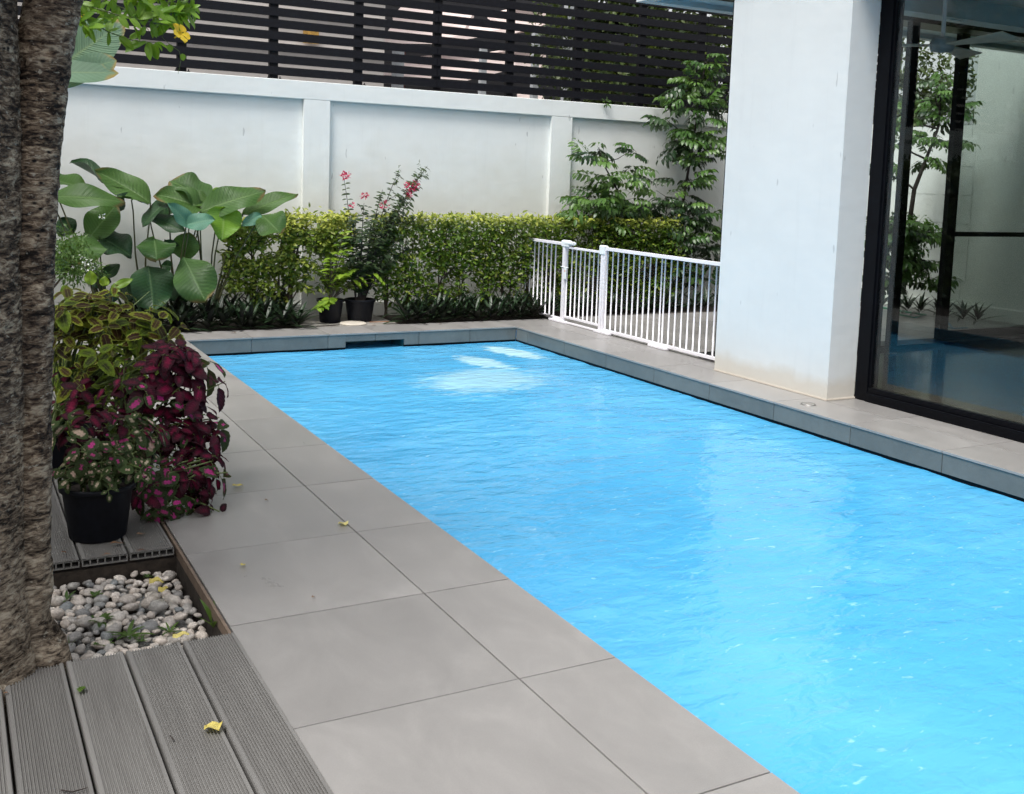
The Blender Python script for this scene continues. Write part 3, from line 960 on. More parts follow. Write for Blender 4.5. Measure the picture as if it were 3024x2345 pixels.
# down-lights on the room ceiling beams (unlit white covers)
for (x, y) in ((4.6, .68), (5.2, .68), (4.9, 1.98), (6.2, .68), (6.6, 1.98)):
    MB().box((x, y - .03, 2.512), (x + .16, y + .03, 2.5195)).build('lamp_cover', M['white_plastic'], house)
fan = empty('ceiling_fan', (4.36, 1.55, 2.25), label='pale ceiling fan hanging inside the glass room', cat='fan')
MB().tube([(4.36, 1.55, 2.28), (4.36, 1.55, 2.664)], .014, 10).build('rod', M['white_metal'], fan)
MB().lathe([(.0, .05), (.06, .045), (.085, .0), (.07, -.045), (.0, -.055)], (4.36, 1.55, 2.25), 24).build('motor', M['ngrey'], fan, True)
for k in range(3):
    a = 2 * math.pi * k / 3 + .35
    d = Vector((math.cos(a), math.sin(a), 0)); s = Vector((-d.y, d.x, 0)); c = Vector((4.36, 1.55, 2.24))
    q = [c + d * .08 + s * .04, c + d * .6 + s * .085 + Vector((0, 0, -.02)), c + d * .6 - s * .065 + Vector((0, 0, .015)), c + d * .08 - s * .04]
    MB().add([*q, *[p + Vector((0, 0, .008)) for p in q]], [(3, 2, 1, 0), (4, 5, 6, 7), (0, 1, 5, 4), (1, 2, 6, 5), (2, 3, 7, 6), (3, 0, 4, 7)]).build('blade', M['cream'], fan)
cov = MB().lathe([(.0, .003), (.036, .003), (.038, .0005)], (2.906, 1.091, 0), 28)
cov.lathe([(.041, .0005), (.041, .0035), (.045, .0035), (.046, .0)], (2.906, 1.091, 0), 28)
cov.build('drain_cover', M['chrome'], label='small round metal cover set in the paving before the column', cat='drain cover')

# ------------------------------------------------------------------ white safety gate
gate = empty('safety_gate', (3.29, 3.9, 0), label='low white metal bar safety gate across the terrace beside the column', cat='gate')
GX = 3.285


def bar(y, z0=.045, z1=.69, r_=.0065, par=None):
    MB().tube([(GX, y, z0), (GX, y, z1)], r_, 8).build('bar', M['white_metal'], par or gate, True)


def rail(y0, y1, z0, z1, par=None, nme='rail', t=.011):
    MB().box((GX - t, y0, z0), (GX + t, y1, z1), .002).build(nme, M['white_metal'], par or gate)


def post(y, z0, z1, w_=.018):
    MB().box((GX - .014, y - w_, z0), (GX + .014, y + w_, z1), .003).build('post', M['white_metal'], gate)


# left panel
for y in (5.385, 5.307, 5.223, 5.142, 5.065, 4.989, 4.912, 4.836, 4.760, 4.684): bar(y)
rail(4.545, 5.40, .690, .716); rail(4.545, 5.40, .022, .044)
post(4.525, .012, .70)
# swinging leaf
lf = MB().box((GX - .008, 3.935, .665), (GX + .008, 4.50, .685), .002).build('gate_leaf', M['white_metal'], gate)
MB().box((GX - .008, 3.935, .050), (GX + .008, 4.50, .070), .002).build('lower_rail', M['white_metal'], lf)
for y in (4.478, 4.400, 4.330, 4.260, 4.190, 4.120, 4.050, 3.980):
    MB().tube([(GX, y, .071), (GX, y, .664)], .0065, 8).build('bar', M['white_metal'], lf, True)
rail(3.93, 4.505, .004, .020)
post(3.910, .012, .70, .017); post(3.876, .012, .70, .010)
# right panel, two lengths joined
for y in (3.841, 3.764, 3.687, 3.612, 3.538, 3.464, 3.389, 3.315, 3.241, 3.166, 3.091): bar(y)
for y in (3.050, 2.974, 2.899, 2.822, 2.746, 2.671, 2.597, 2.520, 2.443, 2.366, 2.29, 2.215): bar(y)
rail(3.07, 3.86, .694, .722); rail(2.19, 3.067, .694, .722); rail(3.07, 3.86, .018, .042); rail(2.19, 3.067, .018, .042)
for (y0, y1) in ((4.44, 4.72), (3.74, 3.97), (2.96, 3.19)):
    MB().box((GX - .030, y0, .0005), (GX + .012, y1, .022), .004).build('floor_plate', M['white_metal'], gate)
MB().box((GX - .02, 4.44, .675), (GX + .02, 4.56, .738), .010).build('latch_housing', M['white_plastic'], gate)
MB().box((GX - .024, 4.36, .700), (GX + .010, 4.50, .730), .008).build('latch_lever', M['white_plastic'], gate)
MB().box((GX - .02, 3.868, .655), (GX + .02, 3.945, .735), .008).build('hinge_cap', M['white_plastic'], gate)
MB().tube([(GX - .016, 4.56, .50), (GX - .017, 4.47, .498), (GX, 4.46, .498)], .004, 6).build('cable_tie', M['white_plastic'], gate)
tg = MB().box((GX - .020, 4.462, .395), (GX - .017, 4.500, .495), .001).build('warning_tag', M['white_plastic'], gate)
MB().add([(GX - .0205, 4.472, .462), (GX - .0205, 4.492, .462), (GX - .0205, 4.482, .482), (GX - .0207, 4.472, .462)], [(0, 1, 2)]).build('triangle_mark', M['orange'], tg)

# ------------------------------------------------------------------ neighbours beyond the fence
NY = 8.2
nh = empty('neighbour_house', (0, NY, 0), label='pale neighbour house wall showing through the fence slats at left', cat='house')
x1 = at(1134, 200, NY).x
MB().box((-8, NY, 0), (x1, NY + .2, 6.5)).build('wall', M['nwall'], nh)
for z in (2.62, 3.0, 3.3):
    MB().box((-8, NY - .05, z), (x1, NY - .001, z + .03)).build('moulding', M['nwall'], nh)
a = at(890, 128, NY); c = at(937, 92, NY)
pl = MB().box((a.x, NY - .06, a.z), (c.x, NY - .052, c.z)).build('wall_plaque', M['plaque'], label='small golden brown plaque on the neighbour wall', cat='plaque')
cp = empty('carport', (4, 9, 0), label='dark neighbour carport with grey posts and pinkish roof panels behind the fence', cat='carport')
DB = 10.2
MB().box((x1 + .01, DB, 0), (3.4, DB + .1, 2.80)).build('back_wall', M['ndark'], cp)
MB().box((3.41, DB - .01, 0), (9.5, DB + .1, 3.9)).build('back_wall', M['ndark'], cp)


def slab(px4, Y, th=.06, tilt=.35):
    vs = []
    P = [at(a_, b_, Y + tilt * (i not in (0, 1))) for i, (a_, b_) in enumerate(px4)]
    back = [p + Vector((0, .02, th)) for p in P]
    n = len(P)
    MB().add([*P, *back], [tuple(range(n)), tuple(reversed(range(n, 2 * n)))] + [(i, (i + 1) % n, n + (i + 1) % n, n + i) for i in range(n)]).build('roof_panel', M['npink'], cp)


slab([(1160, 60), (1375, 96), (1400, 50), (1200, 20)], 9.0)
slab([(1130, 128), (1290, 130), (1510, 95), (1170, 75)], 8.8)
slab([(1134, 222), (1380, 238), (1510, 205), (1440, 165), (1240, 180)], 8.8)
slab([(1400, 175), (1515, 212), (1565, 215), (1612, 196), (1612, 152), (1540, 150)], 9.3)
slab([(1440, 55), (1515, 100), (1565, 95), (1612, 72), (1612, 30), (1550, 28)], 9.3)
slab([(1528, 292), (1606, 294), (1606, 280), (1545, 277)], 9.3)
for (pa, pb, yt) in ((1166, 1192, 130), (1420, 1436, 120), (1574, 1590, 90), (1668, 1686, -60)):
    a = at(pa, 250, 8.5); b_ = at(pb, 250, 8.5); z1 = at(pa, yt, 8.5).z
    MB().box((a.x, 8.5, 0), (b_.x, 8.5 + (b_.x - a.x), z1)).build('post', M['ngrey'], cp)
MB().box((x1 + .68, 9.4, 0), (x1 + .76, 9.48, 3.3)).build('post', simple('rust_post', (0.16, 0.04, 0.025), 0.7), cp)


def leafmass(n, c, r, size, hole=.0, flat=.5, up=.6, seed=0, freq=3.0, shell=.55):
    """points in an ellipsoid with clumps and gaps"""
    g_ = np.random.default_rng(seed)
    P = []
    while len(P) < n:
        q = g_.normal(size=3); q /= np.linalg.norm(q)
        rr = shell + (1 - shell) * g_.random() if g_.random() < .75 else g_.random()
        p = np.array(c) + q * rr * np.array(r)
        if hole and noise.noise(Vector(p * freq) + Vector((seed, 0, 0))) < hole: continue
        P.append(p)
    P = np.array(P)
    out = (P - np.array(c)) / np.array(r)
    D = out * .7 + g_.normal(size=P.shape) * .6; D[:, 2] -= flat * .4
    N = np.array([0, 0, up]) + g_.normal(size=P.shape) * .45 + out * .3
    S = size * g_.uniform(.7, 1.25, n)
    return P, D, N, S


T_small = leaf_grid(1, .46, 2, 1, .25, .25)
T_mid = leaf_grid(1, .42, 4, 1, .22, .3, .04)
T_round = leaf_grid(1, .62, 3, 1, .2, .2)

tr_i = 0
for (cx, cyy, cz, rx, ry_, rz, n, kind) in ((5.75, 7.3, 2.9, 1.35, .7, 1.4, 9500, 'broad dark leafy tree crowding the fence just right of the grey post'),
                                            (7.6, 7.0, 2.8, 1.5, .8, 1.6, 10000, 'dense dark tree behind the fence above the slim corner tree'),
                                            (9.6, 6.6, 2.5, 1.2, 1.0, 1.1, 3500, 'dark bushy tree beyond the garden corner, seen through the glass room')):
    te = empty('tree', (cx, cyy, 0), label=kind, cat='tree', group='trees beyond the fence')
    MB().tube([(cx, cyy, -.03), (cx + .05, cyy, 1.0), (cx - .05, cyy + .05, 2.0), (cx, cyy, 3.2)], [.09, .075, .06, .03], 8).build('trunk', M['stem'], te, True)
    P, D, N, S = leafmass(n, (cx, cyy, cz), (rx, ry_, rz), .10, -.05, seed=30 + tr_i, freq=2.3, shell=.2)
    scatter('crown', P, D, N, S, T_small, M['treeleaf'], te)
    tr_i += 1
te = empty('tree', (2.7, 11.5, 0), label='distant green treetop glimpsed over the pink carport roofs', cat='tree', group='trees beyond the fence')
MB().tube([(2.7, 11.5, -.03), (2.7, 11.5, 3.2)], [.1, .04], 8).build('trunk', M['stem'], te)
P, D, N, S = leafmass(2500, (2.9, 11.5, 3.5), (1.0, .6, .55), .12, -.1, seed=44)
scatter('crown', P, D, N, S, T_small, M['treeleaf'], te)
#PLANTS
# ------------------------------------------------------------------ tree trunk at the left
tree = empty('tree', (-1.45, -.58, -.1), label='old double trunked tree with rough ringed bark beside the pebble pit', cat='tree')
V = []; Q = []
nz, na = 380, 120
for (bx_, by_, tx, ty, r0, r1, sd) in ((-1.515, -.60, -1.530, -.60, .138, .150, 0), (-1.377, -.590, -1.303, -.57, .054, .064, 9)):
    base = len(V)
    for i in range(nz):
        z = -.12 + 3.4 * i / (nz - 1)
        f = max(0, z) / 1.65
        cx = bx_ + (tx - bx_) * (f if sd == 0 else f ** 4); cyy = by_ + (ty - by_) * f
        r_ = r0 + (r1 - r0) * f + (.035 if sd == 0 else .022) * math.exp(-max(0, z + .03) / .09)
        for k in range(na):
            t = 2 * math.pi * k / na
            ct, st = math.cos(t), math.sin(t)
            p = Vector((cx + ct * r_, cyy + st * r_, z))
            n1 = noise.noise(Vector((p.x * 5 + sd, p.y * 5, p.z * 2.2)))
            n2 = noise.noise(Vector((p.x * 16 + sd, p.y * 16, p.z * 42)))
            n3 = noise.noise(Vector((p.x * 38, p.y * 38 + sd, p.z * 62)))
            pit_ = noise.noise(Vector((p.x * 22, p.y * 22, p.z * 24 + sd)))
            low = math.exp(-max(0, z) / .25)
            d = (.010 if sd == 0 else .006) * n1 + .0036 * n2 + .0028 * n3 - .012 * max(0, pit_ - .38) * 3 + low * .02 * noise.noise(Vector((p.x * 9, p.y * 9, p.z * 9)))
            V.append((cx + ct * (r_ + d), cyy + st * (r_ + d), z))
    for i in range(nz - 1):
        for k in range(na):
            a0 = base + i * na + k; a1 = base + i * na + (k + 1) % na
            Q.append((a0, a1, a1 + na, a0 + na))
me = quads_mesh('trunk', V, Q, M['bark'], smooth=True)
o = bpy.data.objects.new('trunk', me); COL.objects.link(o); o.parent = tree; o.location = -Vector(tree.location)
rt = MB()
rt.tube([(-1.375, -.58, .10), (-1.345, -.60, .03), (-1.325, -.615, -.03), (-1.28, -.62, -.10)], [.045, .058, .052, .03], 20)
rt.build('root', M['bark'], tree, True)
lb = MB()
for (dx, dy) in ((-.9, .3), (-1.1, -.5), (-.5, -.9), (-.6, .5), (-1.2, 0)):
    lb.tube([(-1.46, -.57, 3.1), (-1.46 + dx * .4, -.57 + dy * .4, 3.55), (-1.46 + dx, -.57 + dy, 3.95), (-1.46 + dx * 1.7, -.57 + dy * 1.7, 4.3)], [.10, .07, .05, .02], 8)
lb.build('branch', M['bark'], tree, True)
P, D, N, S = leafmass(3600, (-3.3, -1.0, 4.7), (1.5, 1.4, .8), .14, .0, seed=60, freq=1.6)  # out-of-view crown, added for its shade and set left to steer the shadow
scatter('crown', P, D, N, S, T_small, M['treeleaf'], tree)

# ------------------------------------------------------------------ big leaved plants by the wall
LG = {}


def px8(zx, zy): return 100 + zx / 2.606, 400 + zy / 2.606


def bigleaf(par, B, T, Wpx, YB, YT, nrm, mat='calathea', droop=.18, fold=.3, foot=None, seed=0, wave=.11, peak=.45, tw=0.0, conv=px8):
    b = at(*conv(*B), YB); t = at(*conv(*T), YT)
    d = t - b
    L = d.length
    Bs = basis(d, nrm)
    xw = Bs.col[0]
    frac = max(.45, math.hypot(xw.dot(CR), xw.dot(CU)))
    W = 1.16 * Wpx / (2.606 if conv is px8 else 1.0) / ppm(b) / frac
    V, Q_, UV = leaf_grid(1.0, W / L, 16, 4, fold, droop, wave, peak, seed=seed, twist=tw)
    # keep base and tip where they belong although the blade bends
    tipv = V[(16) * 9 + 4]
    ang = math.atan2(tipv[2], tipv[1]); ca, sa = math.cos(-ang), math.sin(-ang)
    k = L / math.hypot(tipv[1], tipv[2])
    V2 = np.stack([V[:, 0], V[:, 1] * ca - V[:, 2] * sa, V[:, 1] * sa + V[:, 2] * ca], 1) * k
    V2[:, 0] = V[:, 0] * L
    me = quads_mesh('leaf', V2, Q_, M[mat], uv=UV, smooth=True)
    o = inst('leaf', me, par, b, d, nrm)
    if foot is not None:
        f = Vector(foot)
        mid = f.lerp(b, .55) + Vector((0, 0, .05)) + (b - f).cross(Vector((0, 1, 0))).normalized() * .02
        L0 = wloc(par)
        st = MB().tube([f, f.lerp(mid, .5) + Vector((0, 0, .02)), mid, b.lerp(mid, .2), b + d * .02], [.011, .009, .0065, .0055, .005], 7)
        st.build('stalk', M['petiole'], par, True)
    return o


UPC = (0, -.55, .85)      # tilted up and to the camera
FC = (-.25, -1, .30)      # facing the camera
pA = empty('big_leaf_plant', (-.35, 5.2, -.03), label='tall plant of huge paddle leaves leaning by the wall, nearest the tree trunk', cat='plant', group='paddle leaved plants along the wall')
pB = empty('big_leaf_plant', (.10, 5.2, -.03), label='middle paddle leaved plant with round hanging leaves over dark groundcover', cat='plant', group='paddle leaved plants along the wall')
pC = empty('big_leaf_plant', (.36, 5.2, -.03), label='paddle leaved plant whose broad leaves reach over the yellow green hedge', cat='plant', group='paddle leaved plants along the wall')
fA, fA2, fB, fC = (-.40, 5.2, -.03), (-.16, 5.22, -.03), (.10, 5.22, -.03), (.34, 5.2, -.02)
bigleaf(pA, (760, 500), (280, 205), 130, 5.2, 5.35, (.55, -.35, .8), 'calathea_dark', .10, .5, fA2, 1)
bigleaf(pA, (905, 525), (465, 268), 130, 5.1, 5.15, (.25, -.75, .75), 'calathea', .14, .35, fA2, 2, tw=.5)
bigleaf(pA, (130, 340), (435, 425), 150, 5.15, 5.2, UPC, 'calathea', .15, .3, fA, 3)
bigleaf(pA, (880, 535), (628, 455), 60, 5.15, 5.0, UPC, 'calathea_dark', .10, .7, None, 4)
bigleaf(pA, (120, 470), (705, 518), 165, 4.95, 5.0, (.1, -.8, .6), 'calathea', .20, .3, fA, 5)
bigleaf(pA, (425, 790), (640, 530), 215, 5.0, 5.1, FC, 'calathea', .12, .25, fA, 6)
bigleaf(pA, (380, 770), (360, 985), 290, 4.95, 4.8, (0, -.75, .55), 'calathea', .22, .15, fA, 7, peak=.5)
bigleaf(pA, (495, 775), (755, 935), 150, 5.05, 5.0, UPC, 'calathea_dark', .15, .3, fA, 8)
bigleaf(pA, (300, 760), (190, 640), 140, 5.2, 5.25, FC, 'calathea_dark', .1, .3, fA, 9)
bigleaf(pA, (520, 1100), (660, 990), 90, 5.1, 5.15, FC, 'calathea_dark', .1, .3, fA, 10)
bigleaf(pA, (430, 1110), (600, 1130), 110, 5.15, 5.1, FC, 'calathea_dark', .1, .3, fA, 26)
bigleaf(pB, (1040, 500), (835, 700), 110, 5.15, 5.0, (-.5, -.6, .6), 'calathea_dark', .2, .4, fB, 11)
bigleaf(pB, (1330, 520), (1045, 350), 160, 5.2, 5.3, (.2, -.6, .8), 'calathea', .22, .4, fB, 12)
bigleaf(pB, (1290, 560), (930, 455), 190, 5.12, 5.1, (.0, -.8, .65), 'calathea', .24, .25, fB, 13)
bigleaf(pB, (1200, 700), (1030, 520), 100, 5.0, 4.95, (-.3, -.7, .6), 'calathea_blue', .25, .5, fB, 14)
bigleaf(pB, (1170, 690), (1400, 650), 120, 4.98, 4.9, (.1, -.9, .5), 'calathea_blue', .30, .3, fB, 15)
bigleaf(pB, (885, 625), (1175, 750), 100, 5.1, 5.0, (-.1, -.7, .7), 'calathea_dark', .15, .35, fB, 16)
bigleaf(pB, (925, 790), (945, 960), 230, 4.95, 4.85, (-.05, -.85, .5), 'calathea', .2, .2, fB, 17, peak=.5)
bigleaf(pB, (1150, 960), (1190, 745), 175, 5.08, 5.15, FC, 'calathea', .1, .3, fB, 18)
bigleaf(pB, (1150, 930), (1320, 1280), 265, 4.93, 4.80, (-.2, -.85, .45), 'calathea', .18, .15, fB, 19, peak=.55)
bigleaf(pB, (880, 1000), (920, 1355), 240, 4.95, 4.85, (.15, -.95, .3), 'calathea_dark', .15, .2, fB, 20, peak=.45)
bigleaf(pB, (700, 1100), (740, 1290), 130, 5.15, 5.1, FC, 'calathea_dark', .12, .3, fB, 21)
bigleaf(pB, (1060, 1010), (980, 1000), 80, 5.1, 5.1, FC, 'calathea_dark', .12, .3, fB, 22)
bigleaf(pB, (1130, 1060), (1190, 1290), 130, 5.12, 5.1, FC, 'calathea_dark', .12, .3, fB, 27)
bigleaf(pC, (1420, 560), (1060, 420), 120, 5.25, 5.3, (.2, -.5, .8), 'calathea', .20, .35, fC, 23)
bigleaf(pC, (1275, 590), (1785, 430), 200, 5.05, 5.05, (-.05, -.78, .62), 'calathea', .14, .25, fC, 24)
bigleaf(pC, (1600, 615), (2035, 448), 125, 5.12, 5.2, (-.05, -.7, .7), 'calathea', .12, .35, fC, 25)
bigleaf(pC, (1350, 500), (1500, 410), 90, 5.2, 5.3, (.1, -.7, .7), 'calathea_lime', .12, .4, None, 30)
bigleaf(pC, (1465, 560), (1450, 805), 210, 5.02, 4.92, (.0, -1, .2), 'calathea_lime', .06, .3, fC, 28, peak=.36)
bigleaf(pC, (1750, 610), (1900, 760), 190, 4.98, 4.85, (-.15, -.8, .55), 'calathea', .22, .15, fC, 29, peak=.5)
bigleaf(pC, (1750, 610), (1600, 700), 80, 4.98, 4.98, (.1, -.8, .6), 'calathea_blue', .2, .3, None, 31)
for (zx, zy) in ((1570, 750), (1600, 800), (1250, 670)):
    b = at(*px8(zx, zy), 5.1); f = Vector(fC)
    MB().tube([f, f.lerp(b, .3) + Vector((0, 0, .03)), b], [.013, .010, .006], 7).build('stalk', M['petiole'], pC, True)
for (B0, T0, W0, Y0, Y1, N0, mt0, par0) in (((700, 560), (560, 500), 90, 5.25, 5.3, (.2, -.6, .7), 'calathea_dark', pA), ((1000, 620), (1010, 520), 110, 5.25, 5.3, (0, -.8, .5), 'calathea_dark', pB),
        ((1100, 900), (1010, 800), 80, 5.15, 5.1, FC, 'calathea_dark', pB), ((600, 1200), (560, 1290), 120, 5.1, 5.0, FC, 'calathea_dark', pA), ((1020, 1150), (1080, 1270), 110, 5.1, 5.0, FC, 'calathea_dark', pB),
        ((250, 900), (200, 1050), 150, 5.1, 5.0, FC, 'calathea_dark', pA), ((1200, 480), (1390, 560), 110, 5.2, 5.15, (.1, -.7, .7), 'calathea', pC)):
    bigleaf(par0, B0, T0, W0, Y0, Y1, N0, mt0, .15, .3, None, W0 + int(B0[0]))
# banana like leaf coming in high at the left
pD = empty('banana_plant', (-1.25, 3.1, -.03), label='pale banana leaf with browned edge poking out behind the trunk, above the wall line', cat='plant')
ident = lambda a, b: (a, b)
bigleaf(pD, (100, 250), (370, 62), 130, 3.0, 3.05, (-.35, -1, -.2), 'banana', .05, .12, None, 40, conv=ident, wave=.02)
bigleaf(pD, (40, 215), (352, 216), 66, 2.95, 2.95, (0, -.9, .5), 'banana', .05, .2, None, 41, conv=ident, wave=.02, peak=.62)
bigleaf(pD, (180, 225), (345, 178), 70, 2.97, 2.97, (0, -1, .2), 'banana', .05, .2, None, 42, conv=ident, wave=.02, peak=.6)
MB().tube([(-1.25, 3.1, -.03), (-1.2, 3.05, 1.0), at(60, 330, 3.0)], [.05, .04, .015], 10).build('stalk', M['petiole'], pD, True)

# ------------------------------------------------------------------ dark spiderwort rosettes
rh = []
for i in range(5):
    V_, Q_, UV_ = leaf_grid(1.0, .17, 7, 1, .35, [.2, .35, .5, .28, .42][i], .02, .34, seed=i)
    rh.append(quads_mesh('leaf', V_, Q_, M['rhoeo'], uv=UV_, smooth=True))


def rosette(x, y, z, n, L, label, group):
    e_ = empty('spiderwort', (x, y, z), label=label, cat='plant', group=group)
    for i in range(n):
        a = i * 2.4 + random.uniform(-.3, .3)
        el = R(78 - 62 * (i / n) + random.uniform(-8, 8))
        d = Vector((math.cos(a) * math.cos(el), math.sin(a) * math.cos(el), math.sin(el)))
        l = L * random.uniform(.7, 1.1) * (.75 + .35 * i / n)
        inst('leaf', rh[i % 5], e_, (x + d.x * .012, y + d.y * .012, z + .02 + .05 * (1 - i / n)), d, Vector((-d.x * .3, -d.y * .3, 1)), l)
    return e_


ORD = ['first', 'second', 'third', 'fourth', 'fifth', 'sixth', 'seventh', 'eighth', 'ninth', 'tenth', 'eleventh', 'twelfth', 'thirteenth', 'fourteenth', 'fifteenth', 'sixteenth', 'seventeenth', 'eighteenth', 'nineteenth', 'twentieth']
g1 = 'dark spiderwort rosettes under the big leaves'
for r_i, (y, nr, z, wd_) in enumerate(((4.89, 17, -.02, 'front'), (5.03, 17, .03, 'middle'), (5.19, 14, .05, 'rear'))):
    for i in range(nr):
        x = .97 - i * .118 + random.uniform(-.025, .025)
        if r_i == 2: x -= .08
        rosette(x, y + random.uniform(-.03, .03), z, 19 if r_i == 0 else 15, .25, 'dark spiderwort rosette in the %s row, %s leftwards from the black pots' % (wd_, ORD[i]), g1)
g2 = 'dark spiderwort rosettes before the hedge'
for r_i, (y, z, wd_) in enumerate(((4.90, -.02, 'front'), (5.05, .03, 'rear'))):
    for i in range(13):
        rosette(1.95 + i * .112 + random.uniform(-.02, .02), y + random.uniform(-.03, .03), z, 18, .235, 'dark spiderwort rosette before the hedge, %s row, %s rightwards from the black pots' % (wd_, ORD[i]), g2)
g3 = 'dark spiderwort rosettes behind the gate'
for i in range(20):
    rosette(3.42 + i * .19 + random.uniform(-.04, .04), 5.04 + random.uniform(-.04, .04), -.01, 15, .25, 'dark spiderwort rosette on the patio edge behind the gate, %s from its left end' % ORD[i], g3)
for i in range(10):
    rosette(7.42 + random.uniform(0, .15), 3.5 + i * .17, -.02, 13, .24, 'dark low plant at the wall foot seen through the glass room, %s from the right' % ORD[i], 'low plants seen through the glass room')

# ------------------------------------------------------------------ hedge and shrubs
def stems(par, feet, top, spread, mat, r0=.012, n=4, forks=3, name='stem'):
    mb = MB()
    for (x, y, z) in feet:
        for k in range(n):
            p = Vector((x + random.uniform(-.02, .02), y + random.uniform(-.02, .02), z)); pts = [p.copy()]
            dx, dy = random.uniform(-spread, spread), random.uniform(-spread * .4, spread * .4)
            st = 5
            for j in range(st):
                p = p + Vector((dx / st + random.uniform(-.02, .02), dy / st + random.uniform(-.012, .012), (top - z) / st * random.uniform(.8, 1.15)))
                pts.append(p.copy())
            mb.tube(pts, [r0 * (1 - .75 * j / st) for j in range(st + 1)], 6)
            for q in range(forks):
                a = random.choice(pts[1:-1])
                b_ = a + Vector((random.uniform(-.16, .16), random.uniform(-.08, .08), random.uniform(.05, .22)))
                mb.tube([a, a.lerp(b_, .5) + Vector((0, 0, .015)), b_], [r0 * .45, r0 * .35, r0 * .2], 5)
    return mb.build(name, mat, par, True)


def boxleaves(n, x0, x1, y0, y1, z0, z1, size, seed, gap=-.1, freq=5.0, lowthin=.45, yng=.84, ragged=.03, topwave=.02):
    g_ = np.random.default_rng(seed)
    P = []; age = []
    while len(P) < n:
        x = g_.uniform(x0, x1); z = g_.uniform(z0, z1 + ragged)
        f = (z - z0) / (z1 - z0)
        y = y0 + (y1 - y0) * g_.random() ** 1.5
        top = z1 + topwave * noise.noise(Vector((x * 5, seed, 0))) + ragged * .6 * noise.noise(Vector((x * 23, seed, 4)))
        if z > top and g_.random() > .06: continue
        if g_.random() > lowthin + (1 - lowthin) * min(1, f * 2.0): continue
        if noise.noise(Vector((x * freq + seed, y * 2, z * freq))) < gap - .22 * min(1, f * 1.6) + (.12 if f < .4 else 0): continue
        y += .035 * noise.noise(Vector((x * 9, z * 9, seed)))
        P.append((x, y, z))
        a = min(1, max(0, (f - yng) / .12)) * g_.uniform(.3, 1.0)
        if g_.random() < .22: a = max(a, g_.uniform(.1, .55))
        age.append(a)
    P = np.array(P)
    D = g_.normal(size=P.shape) * np.array([.8, .5, .5]) + np.array([0, -.45, .05])
    N = g_.normal(size=P.shape) * .4 + np.array([0, -.45, .9])
    S = size * g_.uniform(.65, 1.25, len(P))
    return P, D, N, S, np.array(age)


hd = empty('hedge', (3.0, 5.3, -.03), label='long clipped hedge with yellow green top running from the potted shrubs behind the gate', cat='hedge')
P, D, N, S, A = boxleaves(17500, 1.74, 5.0, 5.08, 5.42, .10, .915, .050, 1, -.20, 5.5, .42, .87)
sel = P[:, 0] > 3.35      # plants behind the gate are closer together and thinner leaved
scatter('foliage', P, D, N, S, T_mid, M['hedge'], hd, extra={'age': A})
stems(hd, [(1.9 + i * .24, 5.27, -.03) for i in range(13)], .85, .12, M['stem'], .011, 3, 3)
lh = empty('hedge', (-3.6, 0, -.03), label='dark clipped hedge along the left garden wall, mirrored in the window glass', cat='hedge')
g0 = np.random.default_rng(9)
n0 = 9000
P0 = np.stack([g0.uniform(-3.85, -3.35, n0), g0.uniform(-3, 5.4, n0), g0.uniform(0, 1.72, n0) ** .9], 1)
scatter('foliage', P0, g0.normal(size=(n0, 3)) + np.array([.6, 0, 0]), g0.normal(size=(n0, 3)) * .5 + np.array([.6, 0, .6]), g0.uniform(.09, .15, n0), T_small, M['treeleaf'], lh)
stems(lh, [(-3.6, y_, -.03) for y_ in (-2.5, -1, .5, 2, 3.5, 5)], 1.5, .15, M['stem'], .015, 3, 2)
g_h = np.random.default_rng(21)
hs = empty('shrub', (.8, 5.3, -.03), label='loose yellow green hedge shrub with bare stems left of the black pots', cat='shrub')
P1 = boxleaves(3000, .46, 1.0, 5.08, 5.38, .12, .86, .052, 2, -.06, 6.0, .35, .80, .05)
P2 = boxleaves(3200, .95, 1.56, 5.10, 5.42, .25, .905, .052, 3, -.10, 6.0, .5, .74, .06)
P, D, N, S, A = [np.concatenate([a, b_]) for a, b_ in zip(P1, P2)]
scatter('foliage', P, D, N, S, T_mid, M['hedge'], hs, extra={'age': np.clip(A + g_h.uniform(0, .32, len(A)), 0, 1)})
stems(hs, [(.70, 5.25, -.03), (.98, 5.28, -.03), (1.03, 5.3, -.03)], .8, .14, M['stem'], .016, 4, 4)


ch = empty('hedge', (-2.8, 5.1, -.03), label='tall dark hedge in the back left garden corner, mirrored in the window', cat='hedge')
P0 = np.stack([g0.uniform(-3.85, -1.45, n0), g0.uniform(4.65, 5.5, n0), g0.uniform(0, 1.72, n0) ** .9], 1)
scatter('foliage', P0, g0.normal(size=(n0, 3)) + np.array([.3, -.6, 0]), g0.normal(size=(n0, 3)) * .5 + np.array([.3, -.4, .6]), g0.uniform(.09, .15, n0), T_small, M['treeleaf'], ch)
stems(ch, [(x_, 5.1, -.03) for x_ in (-3.4, -2.6, -1.8)], 1.5, .15, M['stem'], .015, 3, 2)
ct = empty('tree', (-3.2, 4.9, -.03), label='leafy tree in the back left garden corner rising over the hedge, mirrored in the window', cat='tree')
MB().tube([(-3.2, 4.9, -.03), (-3.15, 4.9, 1.4), (-3.25, 4.9, 2.9)], [.07, .05, .03], 8).build('trunk', M['stem'], ct, True)
P, D, N, S = leafmass(4200, (-3.2, 4.9, 3.1), (1.1, .9, .95), .12, -.08, seed=91, freq=2.2, shell=.3)
scatter('crown', P, D, N, S, T_small, M['treeleaf'], ct)
